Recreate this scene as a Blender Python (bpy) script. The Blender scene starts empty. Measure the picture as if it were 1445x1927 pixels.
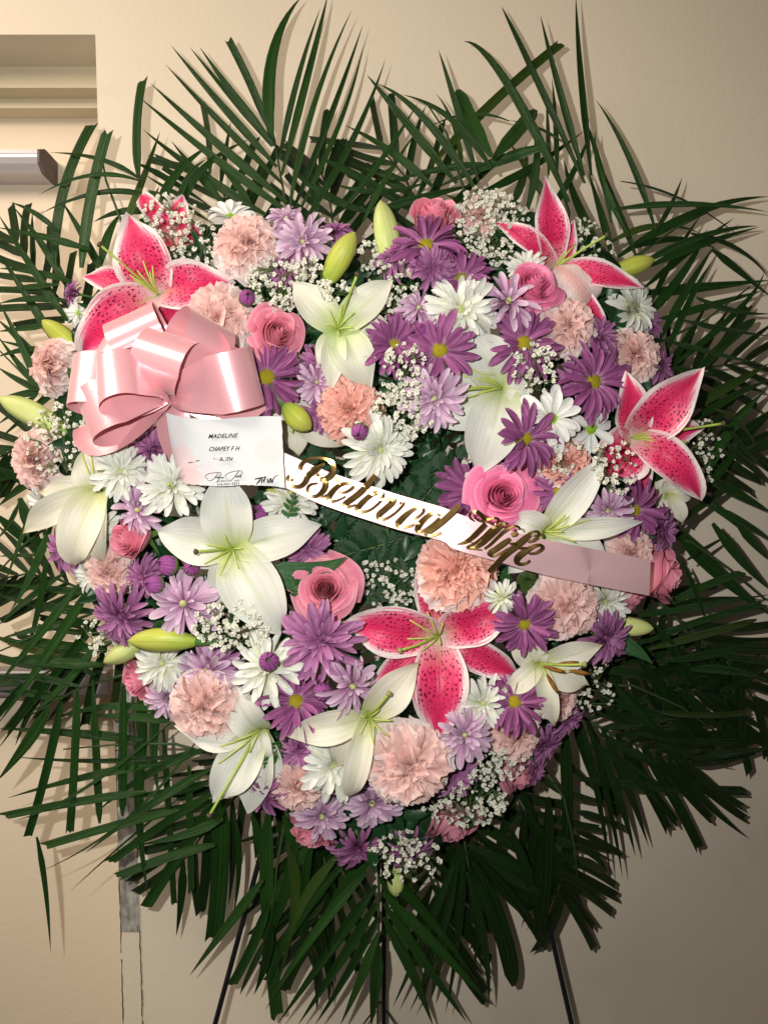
import bpy, math, random
from mathutils import Vector, Matrix, noise
R = random.Random(7)
SC = bpy.context.scene
COL = SC.collection
S = 0.0006            # metres per photo pixel on the plane of the flower faces (y = 0)
D = 1.05              # camera distance to that plane
Z0 = 1.25             # height of the lens above the floor
def P(px, py, y=0.0):
    k = S * (1 + y / D)
    return Vector(((px - 722.5) * k, y, Z0 + (963.5 - py) * k))

# ---------------------------------------------------------------- camera, light, exposure
cam = bpy.data.cameras.new('camera'); co = bpy.data.objects.new('camera', cam); COL.objects.link(co)
co.location = (0, -D, Z0); co.rotation_euler = (math.radians(90), 0, 0)
cam.sensor_fit = 'VERTICAL'; cam.sensor_height = 36
cam.lens = 36 * D / (1927 * S); cam.clip_start = 0.02; cam.clip_end = 60
SC.camera = co
w = bpy.data.worlds.new('World'); SC.world = w; w.use_nodes = True
bg = w.node_tree.nodes['Background']; bg.inputs[0].default_value = (1.0, 0.90, 0.78, 1); bg.inputs[1].default_value = 0.05
fl = bpy.data.lights.new('phone_flash', 'SPOT'); fo = bpy.data.objects.new('phone_flash', fl); COL.objects.link(fo)
fo.location = (-0.088, -D - 0.01, Z0 + 0.055); fl.energy = 48; fl.color = (1.0, 0.975, 0.925); fl.shadow_soft_size = 0.006
fl.spot_size = math.radians(110); fl.spot_blend = 1.0
fo.rotation_euler = (Vector((-0.24, 0.3, Z0 + 0.12)) - fo.location).to_track_quat('-Z', 'Y').to_euler()
ar = bpy.data.lights.new('ceiling_lamp', 'AREA'); ao = bpy.data.objects.new('ceiling_lamp', ar); COL.objects.link(ao)
ar.shape = 'RECTANGLE'; ar.size = 1.2; ar.size_y = 0.6; ar.energy = 35; ar.color = (1.0, 0.86, 0.70)
ao.location = (-1.30, -0.80, Z0 + 1.0)
ao.rotation_euler = (Vector((-0.60, 0.3, Z0 - 0.75)) - ao.location).to_track_quat('-Z', 'Y').to_euler()
SC.view_settings.view_transform = 'Standard'; SC.view_settings.look = 'None'
SC.view_settings.exposure = 0; SC.view_settings.gamma = 1
SC.cycles.max_bounces = 6; SC.cycles.diffuse_bounces = 3; SC.cycles.transmission_bounces = 3

# ---------------------------------------------------------------- materials
class N:
    def __init__(s, name):
        s.m = bpy.data.materials.new(name); s.m.use_nodes = True
        s.t = s.m.node_tree; s.b = s.t.nodes['Principled BSDF']; s.out = s.t.nodes['Material Output']
    def n(s, typ, **kw):
        o = s.t.nodes.new(typ)
        for k, v in kw.items(): setattr(o, k, v)
        return o
    def l(s, a, b): s.t.links.new(a, b)
    def math(s, op, a, b=None, clamp=False):
        o = s.n('ShaderNodeMath', operation=op); o.use_clamp = clamp
        for i, x in enumerate((a, b)):
            if x is None: continue
            if isinstance(x, (int, float)): o.inputs[i].default_value = x
            else: s.l(x, o.inputs[i])
        return o.outputs[0]
    def mix(s, f, a, b, mode='MIX'):
        o = s.n('ShaderNodeMix', data_type='RGBA', blend_type=mode)
        for i, x in ((0, f), (6, a), (7, b)):
            if isinstance(x, (int, float)): o.inputs[i].default_value = x
            elif isinstance(x, tuple): o.inputs[i].default_value = x if len(x) == 4 else x + (1,)
            else: s.l(x, o.inputs[i])
        return o.outputs[2]
    def ramp(s, f, stops):
        o = s.n('ShaderNodeValToRGB'); e = o.color_ramp.elements
        while len(e) < len(stops): e.new(0.5)
        for el, (p, c) in zip(e, stops):
            el.position = p; el.color = (c, c, c, 1) if isinstance(c, (int, float)) else tuple(c) + (1,)
        s.l(f, o.inputs[0]); return o.outputs[0]
    def uv(s):
        o = s.n('ShaderNodeUVMap'); x = s.n('ShaderNodeSeparateXYZ'); s.l(o.outputs[0], x.inputs[0])
        return o.outputs[0], x.outputs[0], x.outputs[1]
    def noise(s, vec, scale, sv=(1, 1, 1), detail=2.0):
        mp = s.n('ShaderNodeMapping'); mp.inputs['Scale'].default_value = sv; s.l(vec, mp.inputs[0])
        o = s.n('ShaderNodeTexNoise'); o.inputs['Scale'].default_value = scale; o.inputs['Detail'].default_value = detail
        s.l(mp.outputs[0], o.inputs['Vector']); return o.outputs[0]
    def rnd(s): return s.n('ShaderNodeObjectInfo').outputs['Random']
    def bump(s, h, dist, strength=1.0):
        o = s.n('ShaderNodeBump'); o.inputs['Strength'].default_value = strength; o.inputs['Distance'].default_value = dist
        s.l(h, o.inputs['Height']); s.l(o.outputs[0], s.b.inputs['Normal']); return o.outputs[0]
    def finish(s, col, rough=0.5, spec=0.3, transl=0.0, metal=0.0):
        if isinstance(col, tuple): s.b.inputs['Base Color'].default_value = col if len(col) == 4 else col + (1,)
        else: s.l(col, s.b.inputs['Base Color'])
        s.b.inputs['Roughness'].default_value = rough; s.b.inputs['Specular IOR Level'].default_value = spec
        s.b.inputs['Metallic'].default_value = metal
        if transl > 0:
            t = s.n('ShaderNodeBsdfTranslucent'); mx = s.n('ShaderNodeMixShader'); mx.inputs[0].default_value = transl
            if isinstance(col, tuple): t.inputs[0].default_value = col + (1,)
            else: s.l(col, t.inputs[0])
            s.l(s.b.outputs[0], mx.inputs[1]); s.l(t.outputs[0], mx.inputs[2]); s.l(mx.outputs[0], s.out.inputs[0])
        return s.m

def petal_mat(name, stops, streak=(0.7, 0.7, 0.7), amt=0.35, var=0.16, transl=0.22, rough=0.55, edge=None, sx=14, spec=0.25, rib=None):
    k = N(name); uv, u, v = k.uv()
    c = k.ramp(v, stops)
    if edge:
        e = k.math('ABSOLUTE', k.math('SUBTRACT', k.math('MULTIPLY', u, 2.0), 1.0))
        e = k.ramp(e, [(edge[1], 0.0), (1.0, 1.0)])
        c = k.mix(e, c, edge[0])
    if rib:
        e = k.math('ABSOLUTE', k.math('SUBTRACT', k.math('MULTIPLY', u, 2.0), 1.0))
        f = k.math('MULTIPLY', k.ramp(e, [(0, 1.0), (.05, .75), (.16, 0.0)]), k.ramp(v, [(0, 1.0), (.5, .5), (.95, 0.0)]))
        c = k.mix(f, c, rib)
    rn = k.rnd()
    mp = k.n('ShaderNodeCombineXYZ'); k.l(k.math('MULTIPLY', rn, 37.0), mp.inputs[2])
    add = k.n('ShaderNodeVectorMath', operation='ADD'); k.l(uv, add.inputs[0]); k.l(mp.outputs[0], add.inputs[1])
    ns = k.noise(add.outputs[0], 1.0, (sx, 1.3, 1.0), 3.0)
    f = k.ramp(ns, [(0.38, 0.0), (0.68, 1.0)])
    c = k.mix(k.math('MULTIPLY', f, amt), c, streak, 'MULTIPLY')
    br = k.math('ADD', k.math('MULTIPLY', rn, var), 1.0 - var * 0.6)
    cc = k.n('ShaderNodeCombineXYZ')
    for i in range(3): k.l(br, cc.inputs[i])
    c = k.mix(1.0, c, cc.outputs[0], 'MULTIPLY')
    k.bump(ns, 0.0008 if sx < 8 else .0016, 0.6)
    return k.finish(c, rough, spec, transl)

M = {}
M['purple'] = petal_mat('purple_petal', [(0, (.70, .48, .62)), (.2, (.37, .12, .29)), (.7, (.34, .10, .265)), (1, (.50, .25, .42))], (.60, .44, .58), .9, .34, .2, .5, None, 6)  # purple petals; paler tip stands in for shading between them
M['mauve'] = petal_mat('mauve_petal', [(0, (.24, .06, .18)), (.35, (.36, .125, .295)), (.8, (.47, .22, .40)), (1, (.64, .42, .58))], (.66, .5, .64), .85, .30, .2, .5, None, 6)  # mauve petals; dark base and pale tip stand in for weak shading
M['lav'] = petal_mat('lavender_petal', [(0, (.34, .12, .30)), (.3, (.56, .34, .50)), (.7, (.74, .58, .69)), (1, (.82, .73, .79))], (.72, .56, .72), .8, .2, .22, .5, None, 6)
M['white'] = petal_mat('white_petal', [(0, (.56, .66, .24)), (.22, (.76, .79, .58)), (.5, (.80, .81, .75)), (1, (.82, .82, .79))], (.78, .80, .74), .7, .14, .22, .5, None, 6)
M['purewhite'] = petal_mat('bright_white_petal', [(0, (.68, .74, .48)), (.2, (.82, .82, .78)), (1, (.84, .84, .82))], (.82, .82, .82), .6, .1, .22, .5, None, 5)
M['carn'] = petal_mat('pale_carnation_petal', [(0, (.93, .56, .53)), (.5, (.94, .68, .65)), (.85, (.95, .76, .73)), (1, (.96, .88, .86))], (.95, .82, .81), .55, .12, .42)
M['carn_in'] = petal_mat('inner_carnation_petal', [(0, (.92, .46, .43)), (.6, (.94, .61, .57)), (1, (.95, .73, .69))], (.96, .82, .80), .55, .12, .42)
M['coral'] = petal_mat('coral_carnation_petal', [(0, (.86, .28, .22)), (.6, (.91, .42, .34)), (1, (.93, .58, .50))], (.95, .82, .78), .55, .12, .36)
M['rose'] = petal_mat('pink_rose_petal', [(0, (.86, .62, .56)), (.3, (.86, .40, .46)), (.75, (.85, .30, .40)), (.93, (.84, .26, .37)), (1, (.89, .44, .53))], (.93, .80, .83), .45, .14, .28, .5)  # pale last stop is a rim highlight painted into the petal edge
M['rose_hot'] = petal_mat('hot_pink_rose_petal', [(0, (.84, .54, .56)), (.3, (.90, .34, .50)), (.75, (.90, .24, .45)), (.93, (.90, .22, .44)), (1, (.92, .42, .58))], (.94, .80, .85), .4, .12, .28, .5)  # lighter end stop paints the same rim highlight on the hot pink petals
M['rose_dusk'] = petal_mat('dusky_rose_petal', [(0, (.82, .62, .58)), (.4, (.80, .46, .51)), (.85, (.72, .32, .40)), (1, (.66, .27, .36))], (.92, .84, .84), .45, .12, .25, .5)
M['budlet'] = petal_mat('bud_petal', [(0, (.30, .09, .24)), (.5, (.34, .10, .30)), (1, (.26, .06, .22))], (1.6, 1.5, 1.6), .6, .1, .05)
M['lilyw'] = petal_mat('white_lily_petal', [(0, (.46, .58, .14)), (.12, (.62, .69, .36)), (.34, (.77, .78, .70)), (1, (.80, .80, .76))], (.88, .90, .86), .6, .06, .25, .42, None, 20, .3, (.58, .64, .40))
M['lilyc'] = petal_mat('cream_lily_petal', [(0, (.50, .58, .16)), (.18, (.72, .74, .48)), (.42, (.81, .80, .70)), (.9, (.81, .78, .64)), (1, (.62, .46, .20))], (.88, .86, .78), .6, .08, .28, .45, None, 20, .3, (.68, .67, .42))
M['lilyg'] = petal_mat('greenish_lily_petal', [(0, (.42, .58, .12)), (.2, (.64, .73, .38)), (.5, (.80, .81, .68)), (1, (.81, .78, .70))], (.88, .92, .83), .6, .06, .28, .42, None, 20, .3, (.64, .71, .36))
M['budgreen'] = petal_mat('lily_bud_skin', [(0, (.34, .46, .07)), (.5, (.46, .50, .08)), (1, (.42, .42, .09))], (.75, .82, .5), .6, .25, .05, .4, None, 7)
M['budpale'] = petal_mat('pale_lily_bud_skin', [(0, (.40, .55, .14)), (.5, (.60, .65, .26)), (1, (.50, .52, .20))], (.75, .85, .6), .6, .2, .05, .4, None, 7)
def stargazer():
    k = N('stargazer_petal'); uv, u, v = k.uv()
    e = k.math('ABSOLUTE', k.math('SUBTRACT', k.math('MULTIPLY', u, 2.0), 1.0))
    ns = k.noise(uv, 1.0, (26, 3, 1), 3.0)
    # broad white margin that widens towards the tip
    tipw = k.math('MULTIPLY', k.math('POWER', v, 5.0), 0.75)
    m = k.math('ADD', k.math('ADD', e, tipw), k.math('MULTIPLY', k.math('SUBTRACT', ns, .5), .85))
    c = k.ramp(m, [(0, (.62, .018, .10)), (.35, (.68, .026, .12)), (.66, (.76, .07, .19)), (.82, (.82, .28, .38)), (.97, (.85, .76, .74))])
    base = k.ramp(v, [(.03, 1.0), (.2, .25), (.34, 0.0)])
    c = k.mix(base, c, (.80, .60, .58))
    rib = k.ramp(e, [(.0, 1.0), (.05, .5), (.11, 0.0)])
    ribv = k.ramp(v, [(0, 1.0), (.25, .35), (.8, .5), (1, 0.0)])
    rc = k.ramp(v, [(.1, (.40, .55, .08)), (.30, (.55, .02, .08))])
    c = k.mix(k.math('MULTIPLY', rib, ribv), c, rc)
    mp = k.n('ShaderNodeMapping'); mp.inputs['Scale'].default_value = (13, 22, 1); k.l(uv, mp.inputs[0])
    off = k.n('ShaderNodeCombineXYZ'); k.l(k.math('MULTIPLY', k.rnd(), 20.0), off.inputs[2])
    ad = k.n('ShaderNodeVectorMath', operation='ADD'); k.l(mp.outputs[0], ad.inputs[0]); k.l(off.outputs[0], ad.inputs[1])
    vo = k.n('ShaderNodeTexVoronoi', voronoi_dimensions='2D'); vo.inputs['Scale'].default_value = 1.0; k.l(ad.outputs[0], vo.inputs['Vector'])
    vo.inputs['Randomness'].default_value = .9
    sepc = k.n('ShaderNodeSeparateColor'); k.l(vo.outputs['Color'], sepc.inputs[0])
    sp = k.ramp(k.math('ADD', vo.outputs['Distance'], k.math('MULTIPLY', sepc.outputs[0], .22)), [(.27, 1.0), (.36, 0.0)])
    area = k.math('MULTIPLY', k.ramp(v, [(.08, 0.0), (.16, 1.0), (.58, 1.0), (.72, 0.0)]), k.ramp(e, [(.06, 0.3), (.12, 1.0), (.78, 1.0), (.86, 0.0)]))
    c = k.mix(k.math('MULTIPLY', sp, area), c, (.24, .006, .035))
    back = k.mix(k.ramp(e, [(.1, 0.0), (.5, 1.0)]), (.72, .42, .40), (.84, .70, .66))
    gm = k.n('ShaderNodeNewGeometry'); c = k.mix(gm.outputs['Backfacing'], c, back)
    k.bump(k.math('SUBTRACT', ns, k.math('MULTIPLY', sp, -.6)), .0012, .6)
    return k.finish(c, .4, .35, .15)
M['star'] = stargazer()
def simple(name, col, rough=.5, spec=.3, metal=0, transl=0, nscale=None, ncol=None, bump=None, namt=.6, sv=(1, 1, 1)):
    k = N(name)
    if nscale:
        tc = k.n('ShaderNodeTexCoord'); ns = k.noise(tc.outputs['Object'], nscale, sv, 4.0)
        f = k.math('MULTIPLY', k.ramp(ns, [(.35, 0.0), (.7, 1.0)]), namt)
        c = k.mix(f, col, ncol)
        if bump: k.bump(ns, bump, .6)
    else: c = col
    return k.finish(c, rough, spec, transl, metal)
def palm_mat(name, a, b, rough):
    k = N(name); uv, u, v = k.uv(); rn = k.rnd()
    c = k.mix(rn, a, b)
    off = k.n('ShaderNodeCombineXYZ'); k.l(k.math('MULTIPLY', rn, 20.0), off.inputs[2])
    ad = k.n('ShaderNodeVectorMath', operation='ADD'); k.l(uv, ad.inputs[0]); k.l(off.outputs[0], ad.inputs[1])
    ns = k.noise(ad.outputs[0], 1.0, (22, 1.0, 1), 4.0)
    c = k.mix(k.math('MULTIPLY', k.ramp(ns, [(.35, 0.0), (.7, 1.0)]), .6), c, (1.7, 1.5, 1.6), 'MULTIPLY')
    blot = k.noise(ad.outputs[0], 1.0, (2, 5, 1), 3.0)
    c = k.mix(k.math('MULTIPLY', k.ramp(blot, [(.55, 0.0), (.75, 1.0)]), .35), c, (.5, .65, .4), 'MULTIPLY')
    e = k.math('ABSOLUTE', k.math('SUBTRACT', k.math('MULTIPLY', u, 2.0), 1.0))
    c = k.mix(k.ramp(e, [(0, .7), (.07, 0.0), (.44, 0.0), (.5, .35), (.56, 0.0)]), c, (.050, .10, .022))
    c = k.mix(k.ramp(rn, [(.93, 0.0), (.97, .5)]), c, (.06, .075, .012))
    tip = k.ramp(v, [(.955, 0.0), (1.0, .8)])
    c = k.mix(tip, c, (.08, .045, .015))
    k.bump(ns, .0022, .8)
    return k.finish(c, rough, .34, .03)
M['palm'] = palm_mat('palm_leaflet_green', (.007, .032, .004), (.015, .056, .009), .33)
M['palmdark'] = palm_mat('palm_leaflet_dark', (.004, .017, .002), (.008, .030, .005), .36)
M['palmdry'] = palm_mat('palm_leaflet_dry', (.030, .034, .012), (.05, .045, .016), .6)
M['rachis'] = simple('palm_stalk', (.025, .06, .018), .5, .3, 0, 0, 60, (.05, .05, .02))
M['stem'] = simple('flower_stem', (.06, .15, .03), .5, .3, 0, 0, 90, (.10, .20, .05))
M['bstem'] = simple('fine_green_stem', (.10, .16, .05), .6, .2, 0, 0, 90, (.14, .17, .08))
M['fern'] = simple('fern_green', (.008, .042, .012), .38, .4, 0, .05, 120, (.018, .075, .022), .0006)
M['fern_bright'] = simple('bright_fern_green', (.02, .10, .02), .42, .35, 0, .05, 120, (.035, .14, .03), .0006)  # brighter green than the other fern, for the foremost tips
M['leaf'] = palm_mat('broad_leaf_green', (.018, .07, .018), (.025, .09, .025), .35)
M['moss'] = simple('foam_cover', (.010, .030, .010), .8, .1, 0, 0, 60, (.02, .05, .018), .004)
M['disc'] = simple('flower_disc_yellow', (.36, .30, .02), .8, .1, 0, 0, 900, (.20, .17, .01), .0008)
M['discg'] = simple('flower_disc_green', (.26, .46, .03), .8, .1, 0, 0, 900, (.16, .33, .02), .0008)
M['discp'] = simple('flower_disc_pale', (.55, .60, .25), .8, .1, 0, 0, 900, (.42, .50, .18), .0008)
M['discm'] = simple('flower_disc_mauve', (.22, .05, .17), .8, .1, 0, 0, 900, (.40, .20, .26), .0008)
M['calyx'] = simple('bud_calyx', (.07, .13, .03), .6, .2, 0, 0, 200, (.12, .10, .04), .0005)
M['filament'] = simple('lily_filament', (.48, .56, .12), .45, .3, 0, .1)
M['style'] = simple('lily_style', (.36, .48, .08), .4, .35, 0, .1)
M['stigma'] = simple('lily_stigma', (.07, .05, .03), .5, .3)
M['stigmag'] = simple('pale_lily_stigma', (.26, .28, .10), .5, .3)
M['anther'] = simple('lily_anther', (.16, .045, .015), .7, .1, 0, 0, 300, (.42, .26, .03))
M['floret'] = simple('babys_breath_white', (.80, .79, .70), .7, .15, 0, .2, 400, (.70, .70, .56))
def satin(name, col, rough, metal):
    k = N(name); uv, u, v = k.uv()
    ns = k.noise(uv, 1.0, (60, 4, 1), 2.0)
    c = k.mix(k.math('MULTIPLY', ns, .25), col, (.86, .86, .86), 'MULTIPLY')
    k.b.inputs['Sheen Weight'].default_value = .25; k.b.inputs['Sheen Roughness'].default_value = .4
    k.b.inputs['Anisotropic'].default_value = .5
    k.bump(ns, .0003, .35)
    return k.finish(c, rough, .9, .06, metal)
M['satin'] = satin('pink_satin', (.88, .44, .485), .30, .30)
M['sash'] = satin('pale_pink_satin', (.60, .385, .415), .40, .44)
M['gold'] = simple('gold_foil', (.52, .34, .11), .16, .5, 1.0, 0, 40, (.40, .25, .07), .0004)
M['silver'] = simple('steel_pin', (.7, .7, .68), .25, .5, 1.0)
M['pearl'] = simple('pearl_head', (.85, .83, .78), .15, .6)
M['ink'] = simple('black_ink', (.012, .012, .014), .7, .1)
M['black'] = simple('black_easel_paint', (.006, .007, .009), .4, .4, 0, 0, 60, (.012, .012, .014))
def card_mat():
    k = N('printed_card'); uv, u, v = k.uv()
    base = (.57, .585, .60)
    c = base
    def blob(cx, cy, rx, ry, col, amt, c):
        dx = k.math('DIVIDE', k.math('SUBTRACT', u, cx), rx); dy = k.math('DIVIDE', k.math('SUBTRACT', v, cy), ry)
        q = k.math('ADD', k.math('MULTIPLY', dx, dx), k.math('MULTIPLY', dy, dy))
        q = k.math('ADD', q, k.math('MULTIPLY', k.math('SUBTRACT', k.noise(uv, 5.0), .5), 1.2))
        f = k.math('MULTIPLY', k.ramp(q, [(.5, 1.0), (1.0, 0.0)]), amt)
        return k.mix(f, c, col)
    for b in ((.16, .28, .17, .34, (.68, .49, .50), .7), (.22, .10, .16, .17, (.69, .44, .44), .7), (.40, .25, .08, .13, (.66, .53, .57), .6), (.86, .50, .12, .22, (.69, .53, .52), .55), (.1, .7, .1, .2, (.67, .60, .60), .5)):
        c = blob(*b, c)
    return k.finish(c, .55, .3)
M['card'] = card_mat()
def wall_mat(name, a, b):
    k = N(name); tc = k.n('ShaderNodeTexCoord')
    n1 = k.noise(tc.outputs['Object'], 2.2, (1, 1, 1), 4.0); n2 = k.noise(tc.outputs['Object'], 130, (1, 1, 1), 5.0)
    c = k.mix(k.ramp(n1, [(.35, 0.0), (.7, 1.0)]), a, b)
    sm = k.noise(tc.outputs['Object'], 9, (1, 1, 3), 5.0)
    c = k.mix(k.math('MULTIPLY', k.ramp(sm, [(.62, 0.0), (.78, 1.0)]), .15), c, (.72, .68, .62), 'MULTIPLY')
    k.bump(n2, .0012, .35)
    return k.finish(c, .55, .3)
M['wall'] = wall_mat('cream_wall_paint', (.66, .575, .455), (.63, .545, .425))
M['doorpaint'] = wall_mat('cream_door_paint', (.68, .575, .44), (.66, .555, .42))
M['frame'] = wall_mat('door_frame_paint', (.62, .53, .37), (.60, .51, .36))
M['closer'] = simple('brushed_closer_metal', (.58, .54, .56), .45, .4, .3, 0, 14, (.48, .44, .46), None, .6, (1, 1, 12))
M['closercap'] = simple('dark_closer_end_cap', (.16, .13, .12), .7, .2, 0, 0, 60, (.07, .05, .05), .001)
M['bar'] = simple('grey_bar_metal', (.19, .17, .18), .4, .4, .4)
M['worn'] = simple('worn_plate_metal', (.20, .19, .18), .5, .4, .4, 0, 75, (.70, .66, .58), .0008, .8, (1.4, 1, .6))
M['seam'] = simple('crack_dark', (.10, .075, .05), .9, .05)

# ---------------------------------------------------------------- helpers
def link(o): COL.objects.link(o); return o
def mobj(name, me, parent=None, mx=None):
    o = bpy.data.objects.new(name, me); link(o)
    if parent is not None: o.parent = parent
    if mx is not None: o.matrix_basis = mx
    return o
def tag(o, label, cat, group=None):
    o['label'] = label; o['category'] = cat
    if group: o['group'] = group
    return o
def thing(name, label, cat, mx=None, group=None):
    o = bpy.data.objects.new(name, None); o.empty_display_size = .01; link(o)
    if mx is not None: o.matrix_world = mx
    return tag(o, label, cat, group)
def mesh(name, vs, fs, mat, uvs=None, smooth=True):
    me = bpy.data.meshes.new(name); me.from_pydata([tuple(v) for v in vs], [], fs)
    if uvs:
        ul = me.uv_layers.new(name='UVMap')
        for lp in me.loops: ul.data[lp.index].uv = uvs[lp.vertex_index]
    me.materials.append(mat)
    if smooth: me.polygons.foreach_set('use_smooth', [True] * len(me.polygons))
    me.update(); return me
def grid(name, nu, nv, f, mat):
    vs, uvs, fs = [], [], []
    for j in range(nv + 1):
        for i in range(nu + 1):
            u, v = -1 + 2 * i / nu, j / nv
            vs.append(f(u, v)); uvs.append((.5 + u / 2, v))
    for j in range(nv):
        for i in range(nu):
            a = j * (nu + 1) + i; fs.append((a, a + nu + 1, a + nu + 2, a + 1))
    return mesh(name, vs, fs, mat, uvs)
def tube_data(pts, rads, seg=6, base=0, cap=True):
    vs, fs, uvs = [], [], []
    pts = [Vector(p) for p in pts]; n = len(pts)
    ref = None
    for i, p in enumerate(pts):
        d = (pts[min(i + 1, n - 1)] - pts[max(i - 1, 0)]).normalized()
        if ref is None: ref = d.orthogonal().normalized()
        ref = (ref - d * ref.dot(d)).normalized(); b = d.cross(ref)
        r = rads[i] if isinstance(rads, (list, tuple)) else rads
        for k in range(seg):
            a = 2 * math.pi * k / seg
            vs.append(p + (ref * math.cos(a) + b * math.sin(a)) * r); uvs.append((k / seg, i / (n - 1)))
    for i in range(n - 1):
        for k in range(seg):
            a, b2 = i * seg + k, i * seg + (k + 1) % seg
            fs.append((base + a, base + b2, base + b2 + seg, base + a + seg))
    if cap:
        fs.append(tuple(base + k for k in reversed(range(seg)))); fs.append(tuple(base + (n - 1) * seg + k for k in range(seg)))
    return vs, fs, uvs
def tube(name, pts, rads, mat, seg=6):
    vs, fs, uvs = tube_data(pts, rads, seg); return mesh(name, vs, fs, mat, uvs)
def cr(pts, n):
    """Catmull-Rom through tuples of any length, n samples"""
    m = len(pts); out = []
    for q in range(n):
        t = q / (n - 1) * (m - 1); i = min(int(t), m - 2); f = t - i
        p0, p1, p2, p3 = pts[max(i - 1, 0)], pts[i], pts[i + 1], pts[min(i + 2, m - 1)]
        out.append(tuple(.5 * (2 * b + (c - a) * f + (2 * a - 5 * b + 4 * c - d) * f * f + (3 * b - a - 3 * c + d) * f ** 3) for a, b, c, d in zip(p0, p1, p2, p3)))
    return out
def box(name, x0, x1, y0, y1, z0, z1, mat, parent=None, bev=0.0):
    vs = [(x, y, z) for z in (z0, z1) for y in (y0, y1) for x in (x0, x1)]
    fs = [(0, 2, 3, 1), (4, 5, 7, 6), (0, 1, 5, 4), (2, 6, 7, 3), (0, 4, 6, 2), (1, 3, 7, 5)]
    me = mesh(name, vs, fs, mat, None, False)
    if bev:
        import bmesh
        bm = bmesh.new(); bm.from_mesh(me)
        bmesh.ops.bevel(bm, geom=bm.edges[:], offset=bev, segments=2, profile=.5, affect='EDGES'); bm.to_mesh(me); bm.free()
    return mobj(name, me, parent)
def frame(px, py, y, tx, tz, spin=0.0, s=1.0):
    n = Vector((tx, -1, tz)).normalized(); x = Vector((1, 0, 0)); x = (x - n * x.dot(n)).normalized(); yv = n.cross(x)
    m = Matrix((x, yv, n)).transposed().to_4x4()
    return Matrix.Translation(P(px, py, y)) @ m @ Matrix.Rotation(spin, 4, 'Z') @ Matrix.Scale(s, 4)
def depth0(px, py):
    d = math.hypot((px - 690) / 610, (py - 950) / 650); t = max(0, min(1.2, (d - .5) / .5))
    return .012 + .075 * t * t
def tilt0(px, py):
    a, b = (px - 690) / 610, (py - 950) / 650; d = math.hypot(a, b); k = max(0, d - .35) * 1.0
    return a * k, -b * k
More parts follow.
